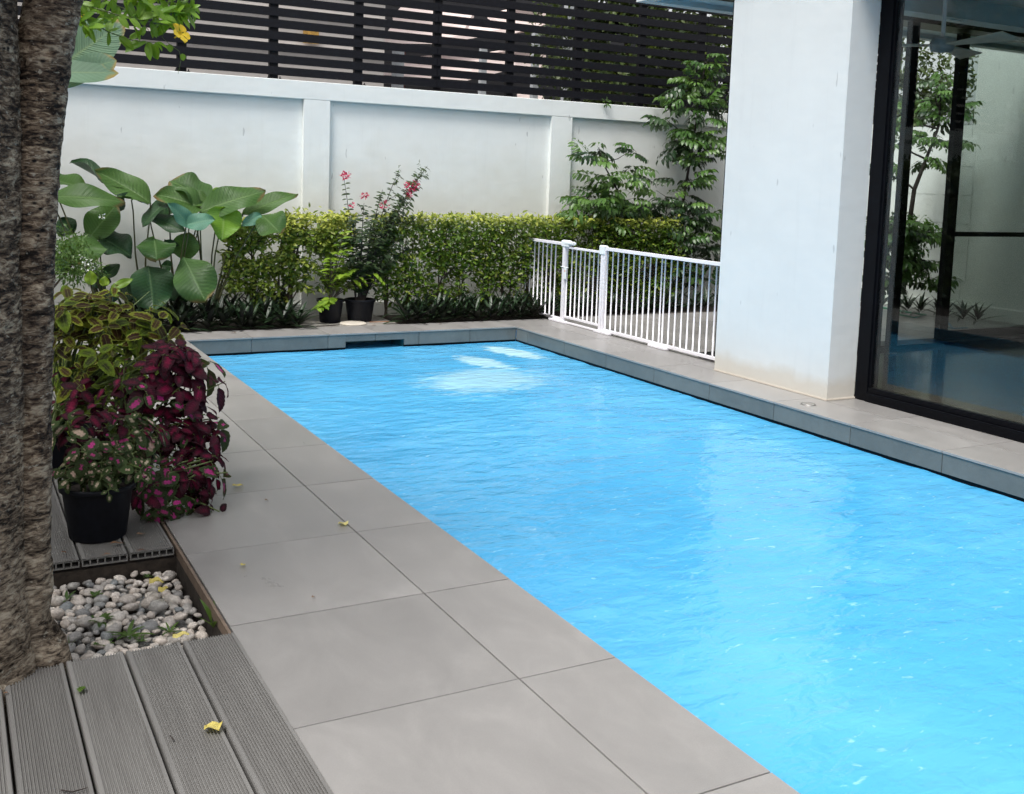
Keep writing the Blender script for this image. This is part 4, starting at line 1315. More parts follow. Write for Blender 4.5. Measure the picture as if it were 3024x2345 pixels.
for (cx, cyy, cz, rx, ry_, rz, n, lb_) in ((-6.0, 1.0, 3.6, 1.3, 1.9, 1.9, 5000, 'dark tree beyond the left garden wall, mirrored in the window, nearer one'), (-6.2, 5.0, 3.8, 1.4, 2.0, 2.0, 5000, 'dark tree beyond the left garden wall, mirrored in the window, middle one'), (-6.4, 9.2, 4.0, 1.5, 2.1, 2.1, 5000, 'dark tree beyond the left garden wall, mirrored in the window, farther one')):
    te = empty('tree', (cx, cyy, -.03), label=lb_, cat='tree', group='trees beyond the left wall')
    MB().tube([(cx, cyy, -.03), (cx + .05, cyy, 1.2), (cx, cyy, 3.4)], [.12, .09, .04], 8).build('trunk', M['stem'], te, True)
    P, D, N, S = leafmass(n, (cx, cyy, cz), (rx, ry_, rz), .17, -.08, seed=int(cyy) + 80, freq=1.8, shell=.3)
    scatter('crown', P, D, N, S, T_small, M['treeleaf'], te)


def black_pot(x, y, z, r, h, label, group='black plastic plant pots'):
    e_ = empty('plant_pot', (x, y, z), label=label, cat='plant pot', group=group)
    prof = [(0, .0), (r * .76, .0), (r * .78, .004), (r * .96, h - .022), (r * .965, h - .021), (r * 1.04, h - .020), (r * 1.05, h - .004), (r * 1.035, h), (r * .97, h), (r * .95, h - .01), (r * .93, h - .035), (0, h - .03)]
    MB().lathe(prof, (x, y, z), 40).build('pot_body', M['pot'], e_, True)
    MB().lathe([(0, h - .027), (r * .925, h - .028)], (x, y, z), 24).build('potting_soil', M['soil'], e_)
    return e_


black_pot(1.335, 5.12, -.004, .112, .195, 'black pot holding the lime leaved shrub, left of its neighbour by the wall')
black_pot(1.60, 5.12, -.004, .13, .19, 'black pot holding the pink flowering shrub, right of its neighbour by the wall')
ls = empty('shrub', (1.335, 5.12, .17), label='potted shrub with larger bright lime green leaves in the left black pot', cat='shrub')
st = MB()
g_ = np.random.default_rng(5)
P = []; D = []; N = []; S = []; A = []
for k in range(25):
    a = g_.uniform(0, 6.28); l = g_.uniform(.25, .62)
    tip = Vector((math.cos(a) * .30 * g_.uniform(.3, 1), math.sin(a) * .16 - .04, l))
    if k < 3: tip = Vector((.34 + .03 * k, -.12, .25 - .035 * k))
    if k in (3, 4, 5): tip = Vector((-.16 + .05 * (k - 3), -.14, .0 + .03 * (k - 4)))
    p0 = Vector((1.335, 5.12, .165)); p1 = p0 + Vector((tip.x * .3, tip.y * .3, tip.z * .6 + .05)); p2 = p0 + tip
    pts = [p0.lerp(p1, t).lerp(p1.lerp(p2, t), t) for t in np.linspace(0, 1, 9)]
    st.tube(pts, list(np.linspace(.006, .0018, 9)), 5)
    for j in range(3, 9):
        d = (pts[j] - pts[j - 1]).normalized()
        for sgn in (-1, 1):
            sd_ = d.cross(Vector((0, 0, 1))).normalized() * sgn + Vector((0, -.25, 0))
            P.append(pts[j]); D.append(d * .5 + sd_ + Vector((0, 0, g_.uniform(-.25, .1)))); N.append((g_.normal() * .2, -.35, 1))
            S.append(g_.uniform(.058, .092)); A.append(max(0, (j - 5) / 6) * g_.uniform(.2, .8))
st.build('stem', M['stem'], ls, True)
T_lime = leaf_grid(1, .46, 6, 1, .25, .3, .03)
lm = [quads_mesh('leaf', *leaf_grid(1, .46, 6, 1, .25, dr, .03, seed=i)[:2], M['limeshrub'], uv=leaf_grid(1, .46, 6, 1)[2], smooth=True) for i, dr in enumerate((.2, .35, .5))]
for i in range(min(300, len(P))):
    inst('leaf', lm[i % 3], ls, P[i], D[i], N[i], S[i])

# crape myrtle in the second pot
cm = empty('crape_myrtle', (1.6, 5.12, .17), label='dark leaved flowering shrub with pink blossom clusters rising from the right black pot', cat='shrub')
st = MB(); P = []; D = []; N = []; S = []; A = []
ends = [((1016, 530), 5.1), ((1262, 490), 5.08), ((1248, 500), 5.1), ((1180, 500), 5.14), ((1200, 560), 5.05), ((1075, 600), 5.08), ((1215, 590), 5.0), ((1130, 560), 5.15), ((1035, 640), 5.0),
        ((1100, 640), 5.0), ((1160, 640), 5.05), ((1230, 640), 5.1), ((1010, 700), 5.05), ((1070, 690), 4.98), ((1130, 700), 5.0), ((1190, 700), 5.02), ((1040, 770), 5.02), ((1100, 780), 4.98), ((1160, 770), 5.0), ((1215, 730), 5.1)]
tips = []
for k, ((ex, ey), Y) in enumerate(ends):
    p0 = Vector((1.6 + g_.uniform(-.04, .04), 5.12, .165)); p2 = at(ex, ey, Y)
    mid = p0.lerp(p2, .5); mid.z += .10; mid.x = p0.x + (p2.x - p0.x) * .35
    pts = [p0.lerp(mid, t).lerp(mid.lerp(p2, t), t) for t in np.linspace(0, 1, 22)]
    st.tube(pts, list(np.linspace(.008, .0016, 22)), 5)
    tips.append(pts)
    for j in range(3, 21):
        d = (pts[j] - pts[j - 1]).normalized()
        for sgn in ((-1, 1) if k == 0 or j < 6 else (-1, 1, 1, -1, 1, -1, 1) if k in (1, 2, 4) else (-1, 1, 1, -1)):
            sd_ = Vector((d.z, g_.uniform(-.8, .3), -d.x)).normalized() * sgn
            base = pts[j] + Vector(g_.normal(size=3) * (.004 if k == 0 else .024 if k in (1, 2, 4) and j > 9 else .016))
            P.append(base); D.append(d * .25 + sd_ + Vector((0, 0, -.1))); N.append((g_.normal() * .3, -.5, .9))
            S.append(g_.uniform(.036, .056)); A.append(max(0, (p2.z - 1.0)) * .7 * (j / 20) * g_.uniform(.4, 1))
        if k > 1 and j in (9, 12, 15, 18):
            q = pts[j]; e2 = q + Vector((g_.uniform(-.09, .09), g_.uniform(-.06, .03), g_.uniform(.02, .09)))
            st.tube([q, e2], [.0025, .001], 4)
            for u_ in np.linspace(.25, 1, 5):
                P.append(q.lerp(e2, u_)); D.append(g_.normal(size=3)); N.append((0, -.5, .9)); S.append(g_.uniform(.025, .04)); A.append(.1)
st.build('stem', M['twig_dark'], cm, True)
scatter('foliage', P, D, N, S, leaf_grid(1, .55, 4, 1, .2, .3), M['myrtle'], cm, extra={'age': np.array(A)})
for i, ((fx_, fy), Y, r_, n) in enumerate((((1020, 520), 5.1, .032, 60), ((1075, 578), 5.08, .024, 36), ((1218, 550), 5.08, .050, 120), ((1207, 578), 5.05, .02, 24), ((1040, 606), 5.05, .016, 14), ((1135, 605), 5.0, .03, 30))):
    c_ = np.array(at(fx_, fy, Y)); q = g_.normal(size=(n, 3)); q /= np.linalg.norm(q, axis=1, keepdims=True)
    P2 = c_ + q * r_ * 1.15 * g_.uniform(.3, 1, (n, 1)) * np.array([1.2, 1, .9])
    scatter('flower_cluster', P2, q + g_.normal(size=q.shape) * .4, g_.normal(size=q.shape), g_.uniform(.015, .023, n), leaf_grid(1, .9, 2, 1, .3, .2, .1), M['pink'], cm)
bud = MB()
for (bx2, by2) in ((1236, 480), (1250, 505), (1180, 497), (1260, 515), (1243, 498)):
    c_ = at(bx2, by2, 5.1)
    for q in range(9):
        p = c_ + Vector((random.uniform(-.014, .014), random.uniform(-.01, .01), random.uniform(-.035, .03)))
        bud.tube([p - Vector((0, 0, .004)), p, p + Vector((0, 0, .004))], [.0008, .0042, .001], 5)
bud.build('flower_buds', M['stem_green'], cm)

# ------------------------------------------------------------------ slender trees in the right corner
def compound(seed, n_p=4, L=1.0):
    rd = random.Random(seed)
    V = []; Q_ = []; U = []
    tv, tq, tu = leaf_grid(1, .44, 5, 1, .3, .40, .05, .38, seed=seed)

    def add(p, d, nrm, s):
        B_ = basis(d, nrm)
        b0 = len(V)
        for v in tv: V.append(tuple(Vector(p) + B_ @ (Vector(v) * s)))
        for q in tq: Q_.append(tuple(int(i) + b0 for i in q))
        U.extend([tuple(u) for u in tu])
    for i in range(n_p):
        f = .25 + .75 * i / n_p
        p = Vector((0, f * L, -.25 * f * f * L))
        dn = -.25 - .4 * f
        for s in (-1, 1):
            pl_ = .34 * L * (1 - .45 * f) + .06
            dd = Vector((s * .9, .45, dn * .6)).normalized()
            for (t, side) in ((.45, -1), (.5, 1), (.95, 0)) if i < 3 else ((.6, 0),):
                q = p + dd * pl_ * t
                ld = (dd + Vector((dd.y, -dd.x, 0)) * side * .9 + Vector((0, 0, -.35))).normalized()
                add(q, ld, (rd.uniform(-.4, .4), rd.uniform(-.4, .4), 1), .31 * L * rd.uniform(.8, 1.15))
    add(Vector((0, L, -.25 * L)), Vector((0, 1, -.7)), (0, .2, 1), .28 * L)
    # rachis as a thin strip
    b0 = len(V)
    for i in range(6):
        f = i / 5
        for s in (-.006, .006): V.append((s, f * L, -.25 * f * f * L)); U.append((.5, f))
    for i in range(5): Q_.append((b0 + 2 * i, b0 + 2 * i + 1, b0 + 2 * i + 3, b0 + 2 * i + 2))
    return V, Q_, U


cl = {}
for key in ('rader', 'rader_dark'):
    cl[key] = []
    for i in range(5):
        V_, Q_, U_ = compound(i)
        cl[key].append(quads_mesh('leaf', V_, Q_, M[key], uv=U_, smooth=True))


def slim_tree(name, trunk, blobs, label, cat='tree', r0=.02, group=None, light=.6, lsz=.235, dens=.62):
    """trunk: list of points; blobs: (centre, radius vector, count)"""
    e_ = empty(name, trunk[0], label=label, cat=cat, group=group)
    mb = MB().tube(trunk, list(np.linspace(r0, r0 * .3, len(trunk))), 7)
    for c_, rv, n in blobs:
        c_ = Vector(c_)
        near = min((Vector(a).lerp(Vector(b_), t) for a, b_ in zip(trunk, trunk[1:]) for t in (0, .5, 1)), key=lambda q: (q - c_).length + max(0, q.z - c_.z) * 2)
        mb.tube([near, near.lerp(c_, .5) + Vector((0, 0, -.03)), c_], [r0 * .4, r0 * .3, r0 * .15], 5)
        for i in range(max(4, int(n * dens))):
            q = Vector((random.gauss(0, 1), random.gauss(0, 1), random.gauss(0, 1))).normalized()
            p = c_ + Vector((q.x * rv[0], q.y * rv[1], q.z * rv[2])) * random.uniform(.15, .75)
            d = Vector((q.x, q.y * .8, .25 * q.z + random.uniform(-.15, .35)))
            key = 'rader' if random.random() < light + .35 * q.z - .25 * q.y else 'rader_dark'  # paler leaves chosen more often at the top and front
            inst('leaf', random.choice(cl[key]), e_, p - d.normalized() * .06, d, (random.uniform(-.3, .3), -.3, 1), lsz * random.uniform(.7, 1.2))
            if i % 3 == 0: mb.tube([c_, p], [.003, .0015], 4)
    mb.build('trunk', M['twig_dark'], e_, True)
    return e_


A_ = lambda x, y, Y=5.25: tuple(at(x, y, Y))
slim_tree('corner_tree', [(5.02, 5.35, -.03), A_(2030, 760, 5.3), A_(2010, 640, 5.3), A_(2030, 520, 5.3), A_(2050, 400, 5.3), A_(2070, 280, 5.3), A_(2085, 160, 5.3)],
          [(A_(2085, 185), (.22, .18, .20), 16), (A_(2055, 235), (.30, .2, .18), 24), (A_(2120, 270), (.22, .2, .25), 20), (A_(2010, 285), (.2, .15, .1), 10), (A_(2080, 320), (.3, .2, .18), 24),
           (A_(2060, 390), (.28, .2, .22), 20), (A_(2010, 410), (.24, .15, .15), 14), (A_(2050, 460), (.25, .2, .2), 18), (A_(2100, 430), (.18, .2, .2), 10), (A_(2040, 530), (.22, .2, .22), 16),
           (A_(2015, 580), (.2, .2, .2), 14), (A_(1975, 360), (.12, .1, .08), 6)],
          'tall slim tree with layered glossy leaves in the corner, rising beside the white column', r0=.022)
slim_tree('young_tree', [(4.2, 5.32, -.03), A_(1850, 650, 5.3), A_(1822, 560, 5.3), A_(1780, 480, 5.3), A_(1768, 435, 5.3)],
          [(A_(1765, 440), (.16, .12, .10), 9), (A_(1735, 470), (.16, .1, .1), 7), (A_(1780, 520), (.22, .15, .14), 12), (A_(1870, 440), (.17, .12, .10), 9), (A_(1860, 495), (.22, .15, .15), 11),
           (A_(1830, 540), (.2, .15, .1), 9), (A_(1760, 590), (.30, .2, .16), 26), (A_(1820, 600), (.32, .2, .18), 26), (A_(1700, 610), (.22, .2, .12), 16), (A_(1880, 610), (.25, .2, .15), 16), (A_(1790, 640), (.3, .2, .1), 14)],
          'young light green tree with forked top above the hedge, behind the white gate', r0=.014, light=.75)
slim_tree('bushy_shrub', [(4.75, 5.30, -.03), A_(1960, 700, 5.25), A_(1970, 600, 5.25)],
          [(A_(1965, 580), (.22, .15, .14), 12), (A_(1940, 630), (.3, .2, .15), 18), (A_(2020, 640), (.3, .2, .2), 22), (A_(2090, 650), (.25, .2, .2), 16), (A_(2010, 700), (.3, .2, .15), 20), (A_(2080, 720), (.25, .2, .15), 16),
           (A_(2040, 770), (.28, .2, .15), 14), (A_(1960, 800), (.25, .2, .2), 10), (A_(2085, 830), (.2, .2, .2), 10)],
          'dark low shrub of jagged leaves squeezed between hedge and column', 'shrub', .014, light=.35)
B_ = lambda x, y, Y=3.95: tuple(at(x, y, Y))
slim_tree('corner_tree', [tuple(atz(2665, 900, -.03)), B_(2680, 700), B_(2700, 560), B_(2735, 470), B_(2770, 380), B_(2780, 260)],
          [(B_(2790, 245), (.18, .18, .14), 12), (B_(2760, 280), (.25, .2, .15), 20), (B_(2800, 330), (.3, .2, .15), 24), (B_(2680, 340), (.14, .1, .1), 8), (B_(2770, 400), (.25, .2, .15), 18), (B_(2640, 490), (.26, .2, .14), 22),
           (B_(2750, 470), (.2, .2, .15), 14), (B_(2655, 415), (.14, .1, .08), 6)],
          'leaning small tree with pale leaves seen through the glass room', r0=.03, light=.8)
slim_tree('bushy_shrub', [tuple(atz(2640, 905, -.03)), B_(2640, 760)],
          [(B_(2640, 660), (.32, .25, .2), 34), (B_(2700, 690), (.25, .25, .2), 22), (B_(2630, 740), (.3, .25, .2), 26), (B_(2700, 770), (.2, .2, .14), 12), (B_(2760, 680), (.2, .2, .15), 12), (B_(2620, 820), (.25, .2, .12), 16), (B_(2730, 830), (.15, .2, .12), 10)],
          'rounded green shrub at the tree foot seen through the glass room', 'shrub', .02, light=.7, dens=1.1)

# ------------------------------------------------------------------ flame nettles (coleus) on the back deck
cmesh = {}
for key, serr in (('col_lime', .10), ('col_green', .10), ('col_mag', .12), ('col_pink', .12), ('col_cream', .08)):
    cmesh[key] = []
    for i in range(3):
        V_, Q_, UV_ = leaf_grid(1, {'col_cream': .62, 'col_pink': .68}.get(key, .56), 12, 2, .22, [.15, .35, .55][i], .04, .38, serr, 1.0, i)
        cmesh[key].append(quads_mesh('leaf', V_, Q_, M[key], uv=UV_, smooth=True))


def coleus(root, blobs, label, group, stemmat='stem_green', droop=.1):
    """blobs: (px, py, Y, rx, ry, rz metres, pairs, {kind: weight}, size)"""
    e_ = empty('flame_nettle', root, label=label, cat='potted plant', group=group)
    mb = MB(); cnt = 0
    for (bx3, by3, Y, rx, ry2, rz, n, kinds, size) in blobs:
        c_ = at(bx3, by3, Y)
        if 'col_mag' in kinds and bx3 > 420: rx *= 1.3; bx3 += 12
        ks = list(kinds); ws = [kinds[k_] for k_ in ks]
        for i in range(n):
            q = Vector((random.gauss(0, 1), random.gauss(-.35, 1), random.gauss(.15, 1))).normalized()
            tip = c_ + Vector((q.x * rx, q.y * ry2, q.z * rz)) * random.uniform(.4, 1.18)
            rt_ = Vector(root) + Vector((random.uniform(-.05, .05), random.uniform(-.05, .05), 0))
            ax = (tip - rt_); ax = (ax.normalized() * .5 + Vector((q.x, q.y, q.z * .5 + .5)) * .6).normalized()
            if i % 3 == 0:
                m_ = rt_.lerp(tip, .5) + Vector((0, 0, .05))
                mb.tube([rt_, rt_.lerp(m_, .6) + Vector((0, 0, .02)), m_, m_.lerp(tip, .6), tip], [.0045, .004, .0035, .003, .002], 5)
            key = random.choices(ks, ws)[0]
            side = ax.cross(Vector((random.uniform(-1, 1), random.uniform(-1, 1), .2))).normalized()
            side2 = ax.cross(side)
            s = size * random.uniform(.6, 1.22)
            for lv, (rad, sc_) in enumerate((((side, -side), 1.0), ((side2, -side2), .72))):
                b_ = tip - ax * (.03 if lv == 0 else .006)
                for d in rad:
                    if cnt >= 298 or (random.random() < .12): continue
                    dd = d + ax * (.15 if lv else -.05) + Vector((0, -.1, random.uniform(-.35, .05) - droop))
                    nn = ax + Vector((0, -.35, .55))
                    mb.tube([b_, b_ + dd.normalized() * .014], [.0014, .001], 4)
                    inst('leaf', random.choice(cmesh[key]), e_, b_ + dd.normalized() * .012, dd, nn, s * sc_)
                    cnt += 1
    mb.build('stem', M[stemmat], e_, True)
    return e_


gp = 'coleus plants on the back deck'
black_pot(-1.105, .30, .003, .118, .185, 'front black pot on the back deck beside the tree trunk', 'black pots on the back deck')
black_pot(-.955, .70, .003, .105, .17, 'black pot half hidden behind the front pot on the back deck', 'black pots on the back deck')
black_pot(-1.15, 1.15, .003, .12, .19, 'rear black pot hidden behind the coleus leaves', 'black pots on the back deck')
coleus((-1.15, 1.15, .17), [(300, 890, 1.15, .20, .16, .09, 24, {'col_lime': 1}, .095), (250, 960, 1.05, .16, .14, .10, 13, {'col_lime': 3, 'col_green': 1}, .095), (400, 960, 1.05, .20, .16, .09, 17, {'col_lime': 3, 'col_green': 1}, .095),
                            (300, 1150, .95, .2, .12, .1, 14, {'col_green': 3, 'col_mag': 1}, .08), (330, 1050, 1.0, .26, .15, .10, 26, {'col_lime': 2, 'col_green': 2}, .085), (240, 1120, 1.0, .18, .15, .10, 14, {'col_green': 3, 'col_lime': 1}, .08), (480, 1020, .95, .10, .12, .08, 8, {'col_lime': 1}, .08), (420, 1090, .9, .12, .1, .08, 12, {'col_green': 3, 'col_lime': 2}, .075), (290, 1180, .85, .14, .1, .09, 12, {'col_green': 3, 'col_mag': 1}, .07), (230, 1190, .9, .12, .1, .08, 9, {'col_green': 2, 'col_mag': 2}, .075), (370, 1150, .9, .13, .1, .08, 9, {'col_green': 2, 'col_mag': 1}, .075)],
       'tall coleus with yellow green leaves and maroon centres behind the trunk', gp, droop=.0)
coleus((-.955, .70, .16), [(500, 1030, .75, .12, .12, .07, 9, {'col_mag': 1}, .115), (530, 1110, .70, .13, .13, .09, 14, {'col_mag': 4, 'col_pink': 1}, .105), (440, 1180, .68, .14, .12, .08, 12, {'col_mag': 1, 'col_pink': 2}, .07),
                           (520, 1220, .66, .12, .12, .10, 14, {'col_mag': 4, 'col_pink': 1}, .085), (560, 1300, .60, .12, .12, .10, 15, {'col_mag': 3, 'col_pink': 1}, .085), (620, 1290, .6, .04, .04, .08, 6, {'col_mag': 1}, .085), (535, 1050, .75, .05, .06, .05, 5, {'col_mag': 1}, .13), (430, 1120, .7, .12, .10, .05, 8, {'col_mag': 2, 'col_pink': 1}, .085)],
       'deep crimson coleus arching over the paving right of the front pot', gp, droop=.15)
coleus((-.90, .45, .05), [(500, 1400, .46, .16, .12, .09, 20, {'col_pink': 4, 'col_mag': 1}, .078), (580, 1400, .46, .09, .10, .10, 12, {'col_mag': 3, 'col_pink': 1}, .075), (500, 1500, .42, .12, .10, .06, 12, {'col_pink': 1}, .068),
                          (580, 1480, .44, .08, .08, .06, 7, {'col_pink': 2, 'col_mag': 1}, .07), (625, 1330, .50, .05, .06, .07, 7, {'col_mag': 1}, .085), (600, 1430, .46, .06, .06, .07, 6, {'col_mag': 1}, .075)],
       'low coleus with pink centred green leaves spilling onto the paving edge', gp, droop=.25)
coleus((-1.105, .30, .17), [(250, 1250, .33, .13, .12, .07, 18, {'col_mag': 4, 'col_cream': 1}, .065), (300, 1320, .28, .15, .13, .07, 22, {'col_cream': 4, 'col_pink': 2, 'col_mag': 1}, .055), (390, 1260, .34, .10, .12, .06, 10, {'col_cream': 3, 'col_pink': 1}, .08),
                            (380, 1340, .26, .12, .12, .07, 16, {'col_cream': 5, 'col_pink': 1}, .052), (310, 1390, .22, .13, .10, .035, 12, {'col_cream': 1}, .045), (200, 1400, .25, .05, .08, .06, 6, {'col_pink': 1, 'col_cream': 1}, .06),
                            (320, 1445, .15, .03, .03, .02, 3, {'col_cream': 1}, .045)],
       'coleus with cream centred small leaves crowding the front black pot', gp, droop=.1)
coleus((-1.2, 1.75, -.03), [(230, 1080, 1.5, .16, .14, .12, 18, {'col_green': 3, 'col_lime': 1}, .085), (330, 1120, 1.5, .16, .14, .12, 18, {'col_green': 4, 'col_mag': 1}, .085), (430, 1080, 1.45, .12, .12, .12, 14, {'col_green': 4, 'col_lime': 1}, .085),
                           (260, 1220, 1.3, .16, .14, .10, 16, {'col_mag': 3, 'col_green': 2}, .08), (380, 1230, 1.25, .12, .12, .10, 12, {'col_mag': 2, 'col_green': 3}, .08)],
       'shaded green coleus filling the gap low behind the yellow green one', gp, droop=.05)
# fine leaved shrub with white flowers high behind the trunk
fs_ = empty('shrub', (-1.25, 2.6, -.03), label='fine leaved green shrub with tiny white flowers above the coleus, touching the trunk', cat='shrub')
P, D, N, S = [], [], [], []
for (bx3, by3, rx, rz, n) in ((215, 760, .12, .12, 500), (225, 800, .16, .08, 500), (190, 720, .1, .1, 300), (260, 790, .06, .05, 120)):
    a, b_, c_, d = leafmass(n, tuple(at(bx3, by3, 2.6)), (rx, .15, rz), .028, seed=70 + bx3)
    P.append(a); D.append(b_); N.append(c_); S.append(d)
scatter('foliage', np.concatenate(P), np.concatenate(D), np.concatenate(N), np.concatenate(S), leaf_grid(1, .34, 2, 1, .2, .2), M['weed'], fs_)
MB().tube([(-1.25, 2.6, -.03), (-1.2, 2.6, .4), tuple(at(215, 780, 2.6))], [.02, .015, .006], 6).build('stem', M['stem'], fs_, True)
for (a_, b_) in ((262, 772), (245, 765), (272, 790), (300, 640), (250, 790)):
    c_ = np.array(at(a_, b_, 2.48)); q = g_.normal(size=(10, 3))
    scatter('flower', c_ + q * .006, q, g_.normal(size=q.shape), np.full(10, .014), leaf_grid(1, .8, 2, 1, .2, .2), M['white_flower'], fs_)
# bright broad leaves standing between coleus and wall
lv = empty('bright_leaf_plant', tuple(at(350, 1050, 1.6)), label='few upright bright green leaves rising above the maroon coleus', cat='plant')
for (B0, T0, W0, Y) in (((440, 1150), (430, 1040), 70, 1.6), ((535, 1160), (550, 1085), 60, 1.6), ((590, 1180), (765, 1105), 60, 1.6), ((600, 1230), (660, 1180), 70, 1.55), ((600, 1330), (640, 1290), 60, 1.5), ((250, 1230), (230, 1150), 60, 1.5), ((300, 1300), (240, 1240), 60, 1.5)):
    bigleaf(lv, B0, T0, W0, Y, Y, (0, -.8, .5), 'limeshrub', .1, .25, tuple(at(350, 1100, 1.6)), W0)
fl = MB()
p = [at(*px8(a_, b_), 1.9) for a_, b_ in ((720, 1350), (800, 1280), (890, 1200))]
fl.tube(p, [.003, .0025, .0015], 5)
fl.build('flower_spike', M['stem_green'], lv)

# ------------------------------------------------------------------ yellow trumpet vine hanging in from the top left
vn = empty('trumpet_vine', (-1.5, .9, 2.25), label='yellow trumpet flower vine hanging into view at top left', cat='vine')
al = [quads_mesh('leaf', *leaf_grid(1, .40, 8, 2, .2, dr, .05, .45, seed=i)[:2], M['allamanda'], uv=leaf_grid(1, .4, 8, 2)[2], smooth=True) for i, dr in enumerate((.15, .35, .6, .25))]
VY = 1.1
vines = [[(150, -20), (235, 40), (320, 95), (400, 122), (460, 125)], [(150, -30), (260, 18), (350, 45), (430, 62), (500, 75)], [(250, -60), (350, -10), (430, 20), (500, 40), (545, 35), (570, 20)],
         [(300, -80), (420, -30), (500, 10), (520, 60)], [(200, -40), (300, 0), (380, 30), (440, 90)], [(330, -60), (420, 0), (470, 40)], [(450, -50), (520, -10), (560, 10)], [(180, -10), (230, 60), (262, 80)]]
mb = MB(); nlf = 0
for vi, pl_ in enumerate(vines):
    pts = []
    cp_ = [at(a_, b_, VY + .05 * math.sin(vi * 2 + i)) for i, (a_, b_) in enumerate(pl_)]
    for a_, b_ in zip(cp_, cp_[1:]):
        for t in np.linspace(0, 1, 6)[:-1]: pts.append(a_.lerp(b_, t))
    pts.append(cp_[-1])
    mb.tube(pts, list(np.linspace(.0032, .0014, len(pts))), 6)
    for j in range(2, len(pts), 2):
        d0 = (pts[j] - pts[j - 1]).normalized()
        for k in range(3):
            a = random.uniform(0, 6.28)
            sd_ = (CR * math.cos(a) + CU * math.sin(a) - CW * random.uniform(-.2, .5))
            d = d0 * .35 + sd_ * .9 + Vector((0, 0, -.25))
            inst('leaf', random.choice(al), vn, pts[j], d, Vector((random.uniform(-.6, .6), -.7, random.uniform(.2, 1))), random.uniform(.040, .088)); nlf += 1
mb.build('vine_stem', M['stem_green'], vn, True)
mb = MB().tube([at(492, 80, VY), at(478, 110, VY), at(500, 130, VY), at(530, 152, VY), at(534, 180, VY), at(526, 218, VY)], [.0018, .0015, .0013, .0012, .0010, .0008], 5)
mb.build('tendril', M['stem_green'], vn, True)
for (a_, b_, s_2) in ((500, 130, .033), (538, 158, .03)):
    inst('leaf', al[0], vn, at(a_, b_, VY), Vector((.2, 0, -1)), (0.1, -1, .2), s_2, s_2 * 2.1)


def trumpet(px_, py_, Y, s, facing, nme='flower'):
    c_ = at(px_, py_, Y); f = Vector(facing).normalized()
    t1 = f.cross(Vector((0, 0, 1))).normalized(); t2 = f.cross(t1)
    tv = MB()
    prof = [(.06, -.75), (.08, -.45), (.16, -.2), (.26, -.05)]
    n = 20
    for r_, h in prof:
        for k in range(n):
            t = 2 * math.pi * k / n; tv.v.append(tuple(c_ + (t1 * math.cos(t) + t2 * math.sin(t)) * r_ * s + f * h * s))
    for i in range(3):
        for k in range(n): tv.f.append((i * n + k, i * n + (k + 1) % n, (i + 1) * n + (k + 1) % n, (i + 1) * n + k))
    fo = tv.build(nme, M['yellow'], vn, True)
    for k in range(5):
        t = 2 * math.pi * k / 5 + .3; d = t1 * math.cos(t) + t2 * math.sin(t)
        V_, Q_, UV_ = leaf_grid(.75, .72, 7, 3, .15, .45, .06, .6, seed=k)
        me = quads_mesh('petal', V_, Q_, M['yellow'], uv=UV_, smooth=True)
        o = bpy.data.objects.new('petal', me); COL.objects.link(o); o.parent = fo
        o.location = c_ + d * .16 * s - f * .06 * s; o.rotation_euler = basis(d + f * .55, f - d * .3).to_euler(); o.scale = (s, s, s)
        # parent sits at minus its thing's place, undo it
        o.location = Vector(o.location) - wloc(fo)


trumpet(534, 98, VY - .03, .052, (.5, -.75, .45))
trumpet(236, 34, VY + .10, .050, (.5, -.8, .0))

# ------------------------------------------------------------------ weeds in the pebbles
def weed(zx, zy, n, L, Wd, label, up=.9):
    x, y = 100 + zx / 3.64, 1600 + zy / 3.64
    p = atz(x, y, -.075)
    V_, Q_, UV_ = leaf_grid(1, Wd, 6, 1, .3, .35, .02, .4, seed=zx)
    me = quads_mesh('leaf', V_, Q_, M['weed'], uv=UV_, smooth=True)
    e_ = empty('weed', p, label=label, cat='weed', group='weeds among the pebbles')
    for i in range(n):
        a = i * 2.4 + zx
        d = Vector((math.cos(a), math.sin(a), random.uniform(.4, 1.2) * up))
        inst('leaf', me, e_, p + Vector((0, 0, .004)), d, Vector((-d.x, -d.y, 1)), L * random.uniform(.6, 1.1))


weed(350, 640, 6, .045, .22, 'small grassy weed near the trunk in the pebble pit')
weed(660, 600, 9, .028, .42, 'dark little weed at the back left of the pebble pit')
weed(730, 880, 14, .060, .26, 'bushy weed tuft in the middle of the pebble pit')
weed(1010, 1040, 13, .075, .17, 'long bladed weed at the front centre of the pebble pit', .7)
weed(770, 1130, 6, .038, .45, 'round leaved weed touching the front deck boards')
weed(1460, 990, 8, .050, .16, 'grass weed at the right beside the fallen yellow leaf')
weed(1960, 975, 9, .11, .15, 'tall grass blades in the pit corner against the brown edging', 2.2)
weed(380, 1170, 3, .06, .06, 'single thin grass stalk beside the tree root', 2.0)
weed(1220, 400, 5, .025, .40, 'tiny weed between the grey pebbles at the back')
weed(1150, 1090, 6, .035, .2, 'small weed sprig touching the front boards right of centre')

